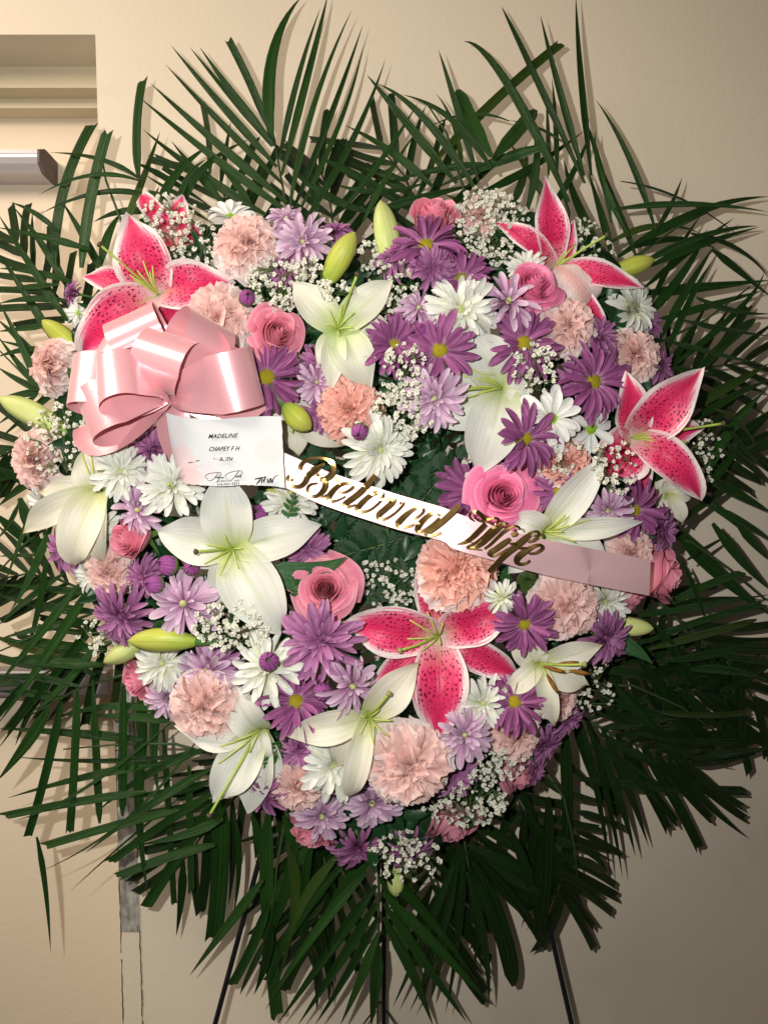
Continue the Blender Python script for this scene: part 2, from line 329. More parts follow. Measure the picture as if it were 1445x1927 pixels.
# ---------------------------------------------------------------- setting: wall, door frame, door
YW = 0.30
def wallpt(px, py, y): return P(px, py, y)
kw = S * (1 + YW / D)
def build_wall():
    top = Z0 + 1.35; bot = 0.0; rt = 2.2; lf = -2.2
    a = P(180, 65, YW); dx = (232 - 180) / (1927 - 65)
    zb = bot; xb = a.x + (a.z - zb) * dx
    vs = []; fs = []
    def poly(pts, y0, y1):
        b = len(vs); n = len(pts)
        vs.extend((x, y0, z) for x, z in pts); vs.extend((x, y1, z) for x, z in pts)
        fs.append(tuple(range(b, b + n))); fs.append(tuple(reversed(range(b + n, b + 2 * n))))
        for i in range(n):
            j = (i + 1) % n; fs.append((b + i, b + n + i, b + n + j, b + j))
    # one L-shaped slab: right of the opening and over its head
    poly([(lf, a.z), (a.x, a.z), (xb, zb), (rt, zb), (rt, top), (lf, top)], YW, YW + .096)
    o = mobj('wall', mesh('wall', vs, fs, M['wall'], None, False)); o['kind'] = 'structure'
    # stepped soffit of the door frame, each step set back and lower
    y1, y2, y3 = .396, .434, .474
    z1 = P(0, 125, y1).z; z2 = P(0, 165, y1).z; z3 = P(0, 203, y2).z
    xr = a.x + .16
    fr = bpy.data.objects.new('door_frame', None); link(fr); fr.location = (a.x, y1, z2); fr['kind'] = 'structure'
    fr.parent = None
    def fb(name, *q):
        b = box(name, *q, M['frame']); b.parent = fr; b.matrix_parent_inverse = Matrix.Translation(-fr.location); return b
    fb('head_step', lf, xr, y1 + .0005, y2, z2, a.z + .05)
    fb('head_step', lf, xr, y2 + .0005, y3, z3, a.z + .05)
    # jamb of the frame, behind the wall edge
    fb('jamb', a.x + .05, xr, y1 + .0006, y3, bot, z2 - .001)
    zt = P(0, 223, y3).z
    dr = thing('door', 'cream painted door set back behind the stepped frame at the left edge', 'door', Matrix.Translation((a.x - .5, y3, 0)))
    def ch(o): o.parent = dr; o.matrix_parent_inverse = dr.matrix_world.inverted(); return o
    ch(box('door_panel', lf, a.x + .04, y3, y3 + .045, .01, zt + .03, M['doorpaint']))
    # door closer: bevelled body, dark end cap
    yc = .405
    c0, c1 = P(-420, 276, yc), P(78, 322, yc)
    zt_, zb_ = P(0, 277, yc).z, P(0, 338, .45).z
    xe = P(96, 0, .44).x; xm = P(72, 0, yc).x
    def prism(name, prof, x0, x1, mat, x1s=None):
        n = len(prof); v = [(x0, y, z) for y, z in prof] + [((x1 if x1s is None else x1s[i]), y, z) for i, (y, z) in enumerate(prof)]
        f = [tuple(range(n)), tuple(reversed(range(n, 2 * n)))] + [(i, n + i, n + (i + 1) % n, (i + 1) % n) for i in range(n)]
        return ch(mobj(name, mesh(name, v, f, mat, None, False)))
    H = zt_ - zb_
    body = [(y3 - .001, zt_), (yc + .012, zt_), (yc, zt_ - H * .10), (yc - .001, zt_ - H * .28), (yc, zt_ - H * .30), (yc, zt_ - H * .44), (yc + .005, zt_ - H * .68), (yc + .02, zb_), (y3 - .001, zb_)]
    prism('closer_body', body, lf, xm, M['closer'])
    capp = [(y3 - .001, zt_ + .001), (yc + .010, zt_ + .001), (yc - .003, zt_ - H * .12), (yc - .003, zt_ - H * .70), (yc + .015, zb_ - .001), (y3 - .001, zb_ - .001)]
    prism('closer_end_cap', capp, xm, xe, M['closercap'], [xe, xe, xe - .004, xe - .004, xe, xe])
    # push bar across the door
    yb = .40
    zt2, zb2 = P(0, 1262, yb).z, P(0, 1312, yb).z
    ch(box('push_bar', lf, P(205, 0, yb).x, yb, yb + .045, zb2, zt2, M['bar'], None, .004))
    ch(box('bar_bracket', P(165, 0, yb).x, P(205, 0, yb).x - .004, yb + .0455, y3, zb2 - .006, zt2 + .006, M['closercap'], None, .002))
    # worn metal strip on the wall edge, painted over below
    def strip(name, py0, py1, proud, mat, rag):
        n = 14; v = []; f = []
        for i in range(n + 1):
            t = i / n; py = py0 + (py1 - py0) * t
            xl = a.x + (a.z - P(0, py, YW).z) * dx + .0015
            l = Vector((xl + R.uniform(0, rag), YW - proud, P(0, py, YW).z)); r = Vector((xl + .0265 + R.uniform(-rag, rag), YW - proud, P(0, py, YW).z))
            v += [l, r, l + Vector((0, proud - .0003, 0)), r + Vector((0, proud - .0003, 0))]
        for i in range(n):
            b = i * 4; f += [(b, b + 1, b + 5, b + 4), (b + 1, b + 3, b + 7, b + 5), (b + 2, b, b + 4, b + 6)]
        f += [(0, 2, 3, 1), (n * 4, n * 4 + 1, n * 4 + 3, n * 4 + 2)]
        return mobj(name, mesh(name, v, f, mat, None, False))
    st = strip('edge_plate', 1290, 1752, .0022, M['worn'], .0006)
    tag(st, 'worn bare metal strip with chipped paint on the wall edge beside the door', 'metal strip')
    st2 = strip('paint_strip', 1754, 2100, .0014, M['wall'], .0005); st2.parent = o
    # cracked paint seams either side of the strip
    for off, nm in ((0.0, 'paint_crack'), (.0275, 'paint_crack')):
        v = []; f = []
        for i in range(61):
            py = 1300 + i * 12 if off == 0 else 1750 + i * 6
            xl = a.x + (a.z - P(0, py, YW).z) * dx + .001 + off + R.uniform(-.0006, .0006); z = P(0, py, YW).z
            ww = R.uniform(.0003, .0011)
            v += [(xl - ww, YW - .0016, z), (xl + ww, YW - .0016, z)]
            if i and R.random() < .96: f.append((2 * i - 2, 2 * i - 1, 2 * i + 1, 2 * i))
        mobj(nm, mesh(nm, v, f, M['seam'], None, False), o)
build_wall()

# ---------------------------------------------------------------- easel and heart frame
def build_easel():
    t = thing('easel', 'black metal tripod easel standing behind the heart wreath against the wall', 'easel', Matrix.Translation((0, .2, 0)))
    def ch(o): o.parent = t; o.matrix_parent_inverse = t.matrix_world.inverted(); return o
    def ray(px0, py0, px1, py1, y0, y1):
        a, b = P(px0, py0, y0), P(px1, py1, y1); d = (b - a); k = (0.004 - a.z) / d.z
        return a, a + d * k
    for q in ((520, 1500, 403, 1935, .185, .16), (985, 1530, 1077, 1935, .185, .16)):
        a, b = ray(*q); top = a + (a - b) * .28
        ch(mobj('leg', tube('leg', [top, a, b], .0034, M['black'], 8)))
    a = P(722, 800, .20); b = Vector((.0, .27, .004)); ch(mobj('leg', tube('leg', [a, b], .0034, M['black'], 8)))
    ch(mobj('crossbar', tube('crossbar', [P(520, 1440, .186), P(960, 1440, .186)], .003, M['black'], 8)))
    ch(mobj('brace', tube('brace', [P(716, 1885, .26), P(745, 1930, .22)], .0012, M['black'], 6)))
    ch(mobj('brace', tube('brace', [P(716, 1885, .26), P(678, 1935, .22)], .0012, M['black'], 6)))
build_easel()
HEART = [(700, 610), (860, 500), (1030, 500), (1130, 610), (1170, 790), (1140, 1010), (1045, 1250), (900, 1420), (730, 1530), (580, 1420), (400, 1270), (250, 1080), (190, 860), (220, 660), (340, 540), (480, 510), (600, 560), (700, 610)]
def build_base():
    t = thing('heart_foam_base', 'dark green open heart base of foam holding all the flower stems', 'wreath base', Matrix.Translation(P(700, 1000, .12)))
    pts = cr(HEART, 90); vs, fs = [], []
    seg = 10; n = 89
    for i in range(n):
        x, y = pts[i]; x2, y2 = pts[(i + 1) % n]; x1, y1 = pts[i - 1 if i else n - 1]
        tx, ty = x2 - x1, y2 - y1; l = math.hypot(tx, ty) or 1; nx, ny = -ty / l, tx / l
        for k in range(seg):
            a = 2 * math.pi * k / seg
            r = 92 * (1 + .10 * noise.noise(Vector((i * .35, k * .6, 1))))
            vs.append(P(x + nx * r * math.cos(a), y + ny * r * math.cos(a), .12) + Vector((0, .042 * math.sin(a), 0)))
    for i in range(n):
        for k in range(seg):
            a, b = i * seg + k, i * seg + (k + 1) % seg; c, d = ((i + 1) % n) * seg + (k + 1) % seg, ((i + 1) % n) * seg + k
            fs.append((a, b, c, d))
    o = mobj('foam', mesh('foam', vs, fs, M['moss'])); o.parent = t; o.matrix_parent_inverse = t.matrix_world.inverted()
    # wire mesh backing across the opening
    for a, b in (((520, 900), (950, 1040)), ((560, 1110), (900, 830)), ((720, 640), (730, 1400))):
        o = mobj('wire', tube('wire', [P(*a, .15), P(*b, .15)], .0016, M['black'], 6)); o.parent = t; o.matrix_parent_inverse = t.matrix_world.inverted()
build_base()
def build_filler():
    vs, fs, uvs = [], [], []
    pts = cr(HEART, 200)
    for q in range(2300):
        x, y = pts[R.randrange(200)]; r = R.uniform(0, 108); a = R.uniform(0, 6.283)
        if q % 3 == 0:
            x, y = x + (730 - x) * R.random() ** .7, y + (960 - y) * R.random() ** .7; r *= .4
        c = P(x + r * math.cos(a), y + r * math.sin(a), 0); c.y = R.uniform(.055, .095)
        d = Vector((R.gauss(0, 1), R.uniform(-.9, .1), R.gauss(0, 1))).normalized(); s = d.cross(Vector((R.gauss(0, .4), -1, R.gauss(0, .4)))).normalized()
        nn = s.cross(d); L = R.uniform(.016, .040); W = L * R.uniform(.14, .24); b = len(vs)
        for i, (tt, ww) in enumerate(((0, .1), (.3, .9), (.55, 1), (.8, .6), (1, .02))):
            for u in (-1, 0, 1):
                vs.append(c + d * (L * tt) + s * (W * ww * u) + nn * (W * .4 * abs(u) * ww - L * .25 * tt * tt)); uvs.append((.5 + u / 2, tt))
        for i in range(4):
            for k in range(2):
                e = b + i * 3 + k; fs.append((e, e + 1, e + 4, e + 3))
    o = mobj('filler_foliage', mesh('filler_foliage', vs, fs, M['fern'], uvs)); o['kind'] = 'stuff'
build_filler()

# ---------------------------------------------------------------- palm fronds
GP = 'palm fronds fanned out behind the heart'
def leaflet(x0, y0, xm, ym, x2, y2, wpx, cut, d0, d2, par, mat='palm', roll=None):
    """one leaflet through three photo points, folded along its midrib"""
    n = 12; q = []
    cx, cy = 2 * xm - .5 * (x0 + x2), 2 * ym - .5 * (y0 + y2)
    dm = (d0 + d2) / 2 + R.uniform(-.012, .006)
    cen = []
    for i in range(n + 1):
        t = i / n; a, b, c = (1 - t) ** 2, 2 * t * (1 - t), t * t
        cen.append(P(a * x0 + b * cx + c * x2, a * y0 + b * cy + c * y2, a * d0 + b * dm + c * d2))
    roll = R.uniform(-.5, .5) if roll is None else roll
    fold = R.uniform(.12, .38); W = wpx * S * 1.12 / 2
    vs, uvs, fs = [], [], []
    for i in range(n + 1):
        t = i / n; d = (cen[min(i + 1, n)] - cen[max(i - 1, 0)]).normalized()
        s = d.cross(Vector((0, -1, 0))).normalized(); nn = s.cross(d).normalized()
        if nn.y > 0: nn = -nn
        rr = roll * (1 - .4 * t); s2 = s * math.cos(rr) + nn * math.sin(rr); n2 = nn * math.cos(rr) - s * math.sin(rr)
        if cut == 1: pw = min(1, .35 + t * 3.2) * (1 - .10 * t)
        elif cut == 2: pw = min(1, .3 + 2.2 * t) * (1 if t < .75 else max(.12, math.sqrt(max(0, 1 - ((t - .75) / .26) ** 2))))
        else: pw = min(1, .35 + t * 2.6) * (1 - max(0, (t - .25) / .75) ** 1.7) + .02
        for u in (-1, -.5, 0, .5, 1):
            p = cen[i] + s2 * (W * pw * u) + n2 * (-W * pw * fold * (1 - abs(u)) * 1.0 + W * .16 * pw * (abs(u) == .5))
            if cut == 1 and i == n: p = p + d * R.uniform(-.004, .004) + d * (.004 * u)
            vs.append(p); uvs.append((.5 + u / 2, t if cut != 1 else t * .968))
    for i in range(n):
        for k in range(4):
            a = i * 5 + k; fs.append((a, a + 1, a + 6, a + 5))
    o = mobj('leaflet', mesh('leaflet', vs, fs, M[mat], uvs)); o.parent = par; o.matrix_parent_inverse = par.matrix_world.inverted()
    return o
def frond(label, rach, leaves, d0=.115, d2=.17, mat='palm'):
    t = thing('palm_frond', label, 'palm frond', Matrix.Translation(P(*rach[0], d0)), GP)
    n = len(rach)
    o = mobj('stalk', tube('stalk', [P(x, y, d0 + .012 + (d2 - d0) * .3 * i / (n - 1)) for i, (x, y) in enumerate(rach)], [.0024 - .0014 * i / (n - 1) for i in range(n)], M['rachis'], 6))
    o.parent = t; o.matrix_parent_inverse = t.matrix_world.inverted()
    for e in leaves:
        x0, y0, xm, ym, x2, y2, wd = e[:7]; cut = e[7] if len(e) > 7 else 0; mm = e[8] if len(e) > 8 else mat
        j = R.uniform(-.012, .012)
        leaflet(x0, y0, xm, ym, x2, y2, wd, cut, d0 + j, d2 + R.uniform(-.02, .025), t, mm)
    return t
def auto_leaves(rach, n, L, ang, wd, cut=0, jit=.12, side=(1, -1), mat=None):
    out = []
    pts = cr(rach, n + 2)
    for i in range(1, n + 1):
        x, y = pts[i]; tx, ty = pts[i + 1][0] - pts[i - 1][0], pts[i + 1][1] - pts[i - 1][1]
        base = math.atan2(ty, tx); f = i / n
        for s in side:
            a = base + s * math.radians(ang * (1 - .45 * f)) + R.gauss(0, jit * .5); l = L * (1 - .35 * abs(f - .35)) * R.uniform(.8, 1.1)
            c = R.choice((0, 1, 1)) if cut == 3 else cut
            if c == 1: l *= R.uniform(.75, 1)
            x2, y2 = x + l * math.cos(a), y + l * math.sin(a); b = R.uniform(-.05, .05)
            out.append((x, y, (x + x2) / 2 + b * (y2 - y), (y + y2) / 2 - b * (x2 - x), x2, y2, wd * R.uniform(.8, 1.15), c) + ((mat,) if mat else ()))
    return out
FR = []
FR.append(('broad fan palm frond standing highest above the middle, tips reaching the top edge', [(548, 470), (541, 398), (528, 330), (513, 240)], [
 (513, 275, 512, 110, 567, -6, 24), (530, 330, 585, 120, 617, -10, 15), (526, 300, 560, 150, 603, 15, 12), (545, 390, 590, 200, 662, 19, 14), (550, 400, 625, 210, 683, 46, 13),
 (560, 405, 640, 230, 684, 84, 11), (570, 420, 660, 270, 725, 112, 14), (507, 245, 470, 155, 430, 74, 17, 1), (515, 272, 442, 180, 376, 88, 17), (512, 276, 420, 165, 357, 88, 11),
 (521, 314, 415, 195, 322, 85, 16), (532, 346, 410, 225, 312, 121, 14), (540, 380, 400, 262, 283, 156, 17), (546, 402, 395, 290, 259, 180, 17), (500, 404, 375, 325, 269, 243, 17), (424, 386, 375, 330, 322, 264, 15),
 (600, 410, 590, 350, 600, 270, 14), (480, 400, 440, 340, 400, 300, 14)]))
FR.append(('palm frond with long overlapping blades leaning left above the purple daisies', [(850, 470), (880, 380), (840, 250), (800, 190)], [
 (859, 345, 760, 225, 690, 140, 19), (897, 360, 800, 225, 710, 157, 18), (925, 320, 850, 225, 757, 178, 14), (650, 390, 725, 290, 787, 192, 11), (683, 418, 730, 330, 791, 236, 11), (694, 470, 745, 395, 800, 318, 14),
 (815, 352, 735, 285, 650, 236, 16), (914, 308, 820, 320, 726, 343, 14), (1035, 272, 925, 308, 815, 356, 20), (958, 228, 880, 215, 798, 244, 7), (1057, 266, 1010, 240, 955, 226, 6),
 (900, 340, 857, 195, 825, 94, 15), (870, 330, 855, 240, 820, 176, 10), (925, 295, 885, 225, 862, 168, 30, 2), (928, 300, 970, 250, 1008, 206, 28, 2), (640, 350, 730, 360, 820, 335, 14), (700, 400, 800, 370, 905, 345, 16), (980, 380, 905, 385, 830, 362, 16),
 (610, 300, 700, 345, 790, 392, 15), (560, 330, 650, 385, 735, 400, 16)]))
FR.append(('tall palm frond of narrow pointed blades at the upper right, one crossing the top edge', [(1060, 470), (1070, 400), (1040, 300), (990, 210)], [
 (1112, 330, 1092, 137, 1083, -8, 16), (1098, 330, 1050, 160, 1016, 27, 16), (1100, 345, 992, 112, 943, 12, 15), (1070, 380, 950, 150, 872, 78, 18), (810, 310, 945, 176, 1055, 82, 19, 1),
 (1032, 330, 1031, 250, 1027, 184, 10), (1048, 330, 1045, 230, 1038, 146, 10), (1150, 420, 1125, 300, 1092, 208, 14), (1232, 430, 1180, 290, 1120, 187, 15), (1180, 440, 1130, 330, 1120, 245, 12),
 (990, 400, 1010, 300, 1000, 240, 16), (1060, 420, 1000, 330, 960, 270, 18), (1125, 460, 1085, 380, 1060, 300, 20), (1150, 480, 1130, 400, 1105, 320, 18), (1195, 480, 1165, 400, 1130, 310, 14), (960, 390, 985, 330, 990, 270, 16), (1020, 420, 1075, 330, 1110, 250, 14), (910, 360, 1000, 315, 1100, 245, 16)]))
FR.append(('palm frond with level blades sweeping to the right edge beside the upper lily bud', [(1130, 520), (1200, 480), (1270, 430), (1330, 400)], [
 (1161, 484, 1310, 400, 1446, 370, 18), (1156, 394, 1300, 384, 1446, 399, 14), (1200, 500, 1320, 445, 1426, 425, 15), (1167, 341, 1285, 376, 1395, 450, 7), (1150, 455, 1235, 425, 1320, 440, 14), (1180, 470, 1270, 450, 1350, 470, 13),
 (1233, 435, 1262, 385, 1283, 333, 10), (1217, 584, 1270, 480, 1318, 405, 13), (1213, 540, 1300, 470, 1381, 410, 14), (1248, 674, 1300, 560, 1338, 495, 13), (1207, 552, 1325, 540, 1450, 527, 20), (1223, 500, 1320, 460, 1428, 427, 16),
 (1340, 470, 1390, 510, 1450, 560, 14), (1300, 440, 1390, 470, 1450, 530, 10), (1200, 610, 1280, 520, 1330, 430, 18), (1240, 640, 1295, 540, 1345, 460, 16)]))
FR.append(('palm frond crossing in a lattice right of the upper stargazer lily', [(1190, 660), (1250, 640), (1330, 600), (1410, 540)], [
 (1248, 700, 1382, 590, 1437, 512, 14), (1298, 715, 1360, 650, 1420, 600, 20, 2), (1238, 602, 1345, 572, 1437, 546, 15), (1285, 603, 1365, 620, 1450, 633, 12), (1248, 640, 1340, 664, 1440, 687, 13), (1260, 690, 1310, 700, 1375, 710, 14),
 (1270, 780, 1365, 730, 1450, 682, 24), (1290, 800, 1380, 745, 1450, 715, 16), (1322, 900, 1370, 815, 1443, 730, 22), (1329, 925, 1380, 855, 1450, 780, 16), (1345, 770, 1395, 800, 1428, 856, 11), (1365, 800, 1405, 850, 1450, 893, 14),
 (1360, 830, 1410, 875, 1450, 915, 16), (1230, 730, 1290, 640, 1330, 570, 16), (1310, 560, 1380, 585, 1450, 590, 12), (1345, 905, 1390, 930, 1450, 965, 20)]))
FR.append(('palm frond with long dark blades running down to the right edge below the stargazer lily', [(1230, 1000), (1300, 1020), (1370, 1070), (1440, 1130)], [
 (1262, 985, 1354, 1082, 1450, 1158, 28), (1340, 985, 1395, 1055, 1450, 1112, 20), (1385, 985, 1420, 1025, 1450, 1058, 16), (1265, 990, 1315, 955, 1362, 922, 16, 1), (1292, 1054, 1330, 1030, 1377, 1003, 10),
 (1248, 1144, 1320, 1105, 1398, 1078, 16, 1), (1187, 1160, 1320, 1140, 1450, 1118, 15), (1190, 1216, 1320, 1168, 1438, 1136, 15, 1), (1220, 1222, 1320, 1195, 1423, 1166, 15, 2), (1250, 1244, 1345, 1230, 1441, 1208, 17, 2), (1300, 1260, 1370, 1262, 1450, 1281, 19),
 (1285, 1060, 1315, 1130, 1338, 1205, 8), (1330, 950, 1400, 985, 1450, 1020, 16), (1260, 900, 1340, 950, 1420, 1020, 18)]))
FR.append(('dense dark palm frond low at the right, its clipped blades ending before the edge', [(1090, 1290), (1190, 1290), (1280, 1330), (1350, 1380)], [
 (1310, 1292, 1360, 1294, 1418, 1291, 13, 1), (1240, 1340, 1320, 1346, 1406, 1341, 15, 1), (1200, 1380, 1290, 1395, 1382, 1397, 16, 1), (1200, 1370, 1280, 1390, 1366, 1426, 15, 1), (1240, 1400, 1310, 1425, 1377, 1443, 9), (1085, 1465, 1227, 1481, 1403, 1488, 19, 1),
 (1225, 1170, 1310, 1280, 1391, 1396, 20, 1), (1255, 1195, 1310, 1290, 1385, 1390, 14), (1200, 1240, 1270, 1330, 1337, 1426, 22), (1150, 1283, 1235, 1380, 1318, 1478, 20, 1), (1150, 1420, 1210, 1480, 1264, 1540, 16), (1120, 1300, 1220, 1340, 1330, 1350, 20), (1100, 1330, 1200, 1360, 1310, 1400, 20), (1090, 1250, 1200, 1270, 1300, 1290, 20),
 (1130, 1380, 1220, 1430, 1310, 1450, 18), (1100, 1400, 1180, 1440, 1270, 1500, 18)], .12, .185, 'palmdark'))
FR.append(('palm frond pointing down and right with clipped blades under the cream wilted lily', [(1010, 1430), (1060, 1500), (1080, 1590), (1090, 1690)], [
 (1108, 1375, 1160, 1490, 1195, 1612, 20), (1088, 1345, 1125, 1500, 1149, 1658, 13), (1112, 1380, 1145, 1510, 1171, 1652, 13), (1062, 1363, 1067, 1520, 1066, 1673, 24, 1), (1031, 1500, 1030, 1630, 1016, 1760, 26, 1), (1081, 1527, 1130, 1540, 1176, 1560, 14, 1), (1083, 1562, 1125, 1582, 1168, 1608, 14, 1),
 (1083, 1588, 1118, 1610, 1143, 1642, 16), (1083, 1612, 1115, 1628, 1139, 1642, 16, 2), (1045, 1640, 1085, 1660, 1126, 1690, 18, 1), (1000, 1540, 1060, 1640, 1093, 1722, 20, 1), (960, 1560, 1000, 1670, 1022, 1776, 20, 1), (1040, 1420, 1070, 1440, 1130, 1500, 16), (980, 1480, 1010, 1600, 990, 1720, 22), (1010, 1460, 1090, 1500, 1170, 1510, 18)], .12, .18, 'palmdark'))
FR.append(('palm frond spreading under the lower right roses with one wide rounded blade', [(870, 1560), (876, 1600), (890, 1680), (900, 1760)], [
 (880, 1590, 1000, 1650, 1093, 1720, 20), (885, 1600, 965, 1690, 1022, 1776, 20, 1), (890, 1620, 940, 1740, 967, 1856, 34, 2), (880, 1630, 930, 1740, 950, 1840, 22), (878, 1640, 910, 1770, 920, 1890, 18), (872, 1600, 862, 1760, 838, 1906, 16), (866, 1600, 800, 1760, 739, 1895, 17),
 (860, 1620, 830, 1760, 770, 1905, 17), (890, 1600, 960, 1650, 1060, 1700, 22), (868, 1590, 840, 1680, 790, 1790, 22), (885, 1640, 900, 1720, 890, 1830, 20), (850, 1580, 870, 1720, 930, 1850, 20)], .12, .175, 'palmdark'))
FR.append(('palm frond hanging straight down below the tip of the heart to the bottom edge', [(712, 1560), (713, 1680), (712, 1800), (710, 1935)], [
 (708, 1666, 620, 1790, 523, 1926, 22), (690, 1640, 590, 1760, 500, 1900, 20), (651, 1622, 555, 1740, 505, 1860, 22), (640, 1605, 570, 1700, 540, 1800, 20), (708, 1700, 640, 1810, 560, 1930, 22), (710, 1726, 655, 1830, 592, 1930, 20), (712, 1756, 680, 1840, 640, 1930, 20), (712, 1780, 706, 1860, 698, 1932, 24),
 (720, 1680, 830, 1790, 921, 1890, 20), (722, 1700, 805, 1820, 880, 1926, 20), (722, 1726, 775, 1830, 815, 1932, 22), (718, 1640, 800, 1720, 900, 1850, 20), (714, 1600, 640, 1680, 590, 1780, 22), (714, 1650, 760, 1740, 800, 1850, 18), (714, 1610, 760, 1660, 830, 1760, 22)], .115, .165))
FR.append(('palm frond pointing down and left, long strap blade passing the easel leg', [(560, 1480), (535, 1550), (520, 1640), (515, 1720)], [
 (505, 1530, 503, 1690, 522, 1914, 28, 1), (475, 1535, 498, 1620, 500, 1700, 22), (534, 1535, 555, 1610, 563, 1698, 24), (415, 1500, 414, 1640, 402, 1767, 36, 1), (495, 1655, 430, 1740, 357, 1836, 20), (505, 1700, 475, 1780, 435, 1856, 20, 1), (510, 1740, 500, 1810, 478, 1872, 20), (505, 1760, 470, 1830, 452, 1872, 12), (440, 1530, 450, 1630, 437, 1730, 12),
 (560, 1560, 530, 1700, 470, 1830, 22), (540, 1590, 555, 1700, 520, 1860, 20), (590, 1580, 570, 1720, 600, 1840, 20), (600, 1570, 520, 1680, 470, 1790, 20)], .12, .175))
FR.append(('palm frond with blunt blades hanging down at the left beside the door edge', [(330, 1240), (233, 1270), (150, 1295), (60, 1345)], [
 (175, 1280, 182, 1420, 188, 1550, 18, 2), (146, 1300, 141, 1430, 132, 1566, 19, 1), (117, 1320, 88, 1450, 53, 1574, 17, 1), (93, 1332, 50, 1400, -5, 1470, 26), (234, 1270, 232, 1400, 231, 1536, 20, 2), (274, 1330, 262, 1510, 280, 1690, 20), (308, 1372, 318, 1530, 328, 1699, 15, 1), (356, 1440, 358, 1560, 361, 1678, 14, 1), (262, 1300, 268, 1400, 262, 1490, 24),
 (300, 1300, 290, 1400, 300, 1500, 20), (70, 1575, 86, 1670, 96, 1793, 12), (180, 1270, 90, 1240, -5, 1245, 18), (150, 1292, 70, 1275, -5, 1272, 16), (120, 1312, 60, 1305, -5, 1300, 16)], .11, .15))
FR.append(('palm frond with level blades reaching left from the lower left lily', [(400, 1420), (330, 1400), (230, 1400), (120, 1410)], [
 (345, 1420, 200, 1432, 24, 1424, 13), (308, 1436, 170, 1460, 14, 1502, 16), (275, 1490, 140, 1510, 7, 1536, 17, 1), (338, 1524, 230, 1550, 84, 1592, 17, 1), (322, 1360, 150, 1490, 22, 1545, 7), (400, 1446, 290, 1510, 161, 1606, 17), (405, 1490, 310, 1550, 207, 1622, 18, 1), (405, 1590, 320, 1612, 221, 1650, 18, 1), (408, 1508, 350, 1590, 274, 1708, 24, 1),
 (270, 1392, 140, 1380, -5, 1370, 18), (320, 1356, 260, 1350, 160, 1345, 18), (380, 1380, 240, 1540, 67, 1644, 6), (340, 1500, 230, 1590, 130, 1680, 5), (395, 1470, 320, 1490, 220, 1500, 20), (420, 1540, 350, 1570, 260, 1590, 18), (300, 1340, 200, 1330, 80, 1360, 15), (390, 1410, 290, 1450, 180, 1530, 18)], .105, .145))
FR.append(('palm frond fanned across the left edge under the cream left lily', [(230, 1130), (160, 1160), (80, 1190), (-10, 1230)], [
 (186, 1118, 90, 1108, -5, 1100, 15), (180, 1150, 80, 1140, -5, 1118, 20), (170, 1170, 90, 1180, 0, 1202, 18), (200, 1222, 110, 1215, -5, 1202, 17), (195, 1252, 90, 1246, -5, 1243, 20), (87, 1052, 72, 1150, 44, 1247, 14), (180, 1090, 90, 1230, -5, 1365, 20), (220, 1120, 110, 1260, -5, 1412, 18), (150, 1100, 70, 1200, -5, 1290, 18), (120, 1080, 50, 1130, -5, 1180, 14),
 (190, 1200, 120, 1290, 60, 1340, 16), (240, 1180, 150, 1190, 60, 1170, 16)], .10, .14))
FR.append(('palm frond crossing below the left carnations and pointing down at the edge', [(150, 960), (90, 990), (40, 1030), (-5, 1080)], [
 (69, 937, 42, 1010, 10, 1098, 13), (38, 937, 62, 1000, 87, 1052, 24), (-5, 970, 40, 1010, 84, 1052, 18), (38, 944, 18, 985, -5, 1015, 13), (70, 1045, 35, 1045, -5, 1047, 8), (60, 905, 30, 925, -5, 955, 15), (-5, 880, 40, 905, 90, 945, 15), (-5, 905, 35, 885, 90, 860, 15), (100, 980, 60, 1080, 20, 1150, 16), (95, 1010, 60, 1025, 30, 1030, 9)], .10, .135))
FR.append(('palm frond with slanting blades meeting by the left lily bud at the edge', [(140, 730), (75, 735), (40, 700), (0, 660)], [
 (76, 732, 40, 690, -5, 630, 14), (78, 735, 35, 715, -5, 690, 14), (75, 738, 40, 742, -5, 752, 15), (74, 678, 38, 640, -5, 600, 18), (72, 742, 35, 770, -5, 800, 14), (70, 720, 45, 660, -5, 560, 16), (100, 640, 54, 562, -5, 472, 18), (128, 604, 60, 502, -3, 402, 16), (132, 548, 84, 466, 25, 388, 16), (110, 436, 65, 400, 20, 381, 11),
 (202, 530, 160, 450, 116, 377, 17), (140, 700, 80, 665, -5, 640, 14), (170, 470, 85, 446, -5, 428, 14), (140, 532, 65, 512, -5, 505, 13), (112, 535, 50, 540, -5, 546, 11), (125, 566, 60, 562, -5, 572, 14), (95, 612, 45, 618, -5, 624, 13), (75, 655, 35, 660, -5, 672, 12), (150, 690, 80, 755, -5, 830, 16)], .105, .14))
FR.append(('palm frond with wide clipped straps standing upright before the upper left door frame', [(260, 480), (230, 420), (200, 340), (190, 280)], [
 (104, 496, 120, 360, 174, 233, 25, 1), (154, 504, 172, 370, 203, 246, 23, 1), (262, 336, 258, 240, 269, 149, 21, 1), (232, 432, 268, 340, 302, 247, 18), (262, 336, 190, 300, 94, 287, 11), (262, 340, 170, 330, 72, 368, 10), (290, 372, 190, 362, 76, 403, 11), (284, 400, 230, 398, 176, 418, 14), (250, 470, 275, 410, 300, 350, 20), (190, 500, 205, 440, 230, 400, 18), (300, 400, 330, 330, 400, 270, 18), (330, 420, 350, 340, 390, 300, 16), (340, 400, 380, 320, 470, 262, 16), (280, 360, 340, 385, 400, 420, 14), (265, 310, 330, 345, 400, 392, 12)], .11, .15))
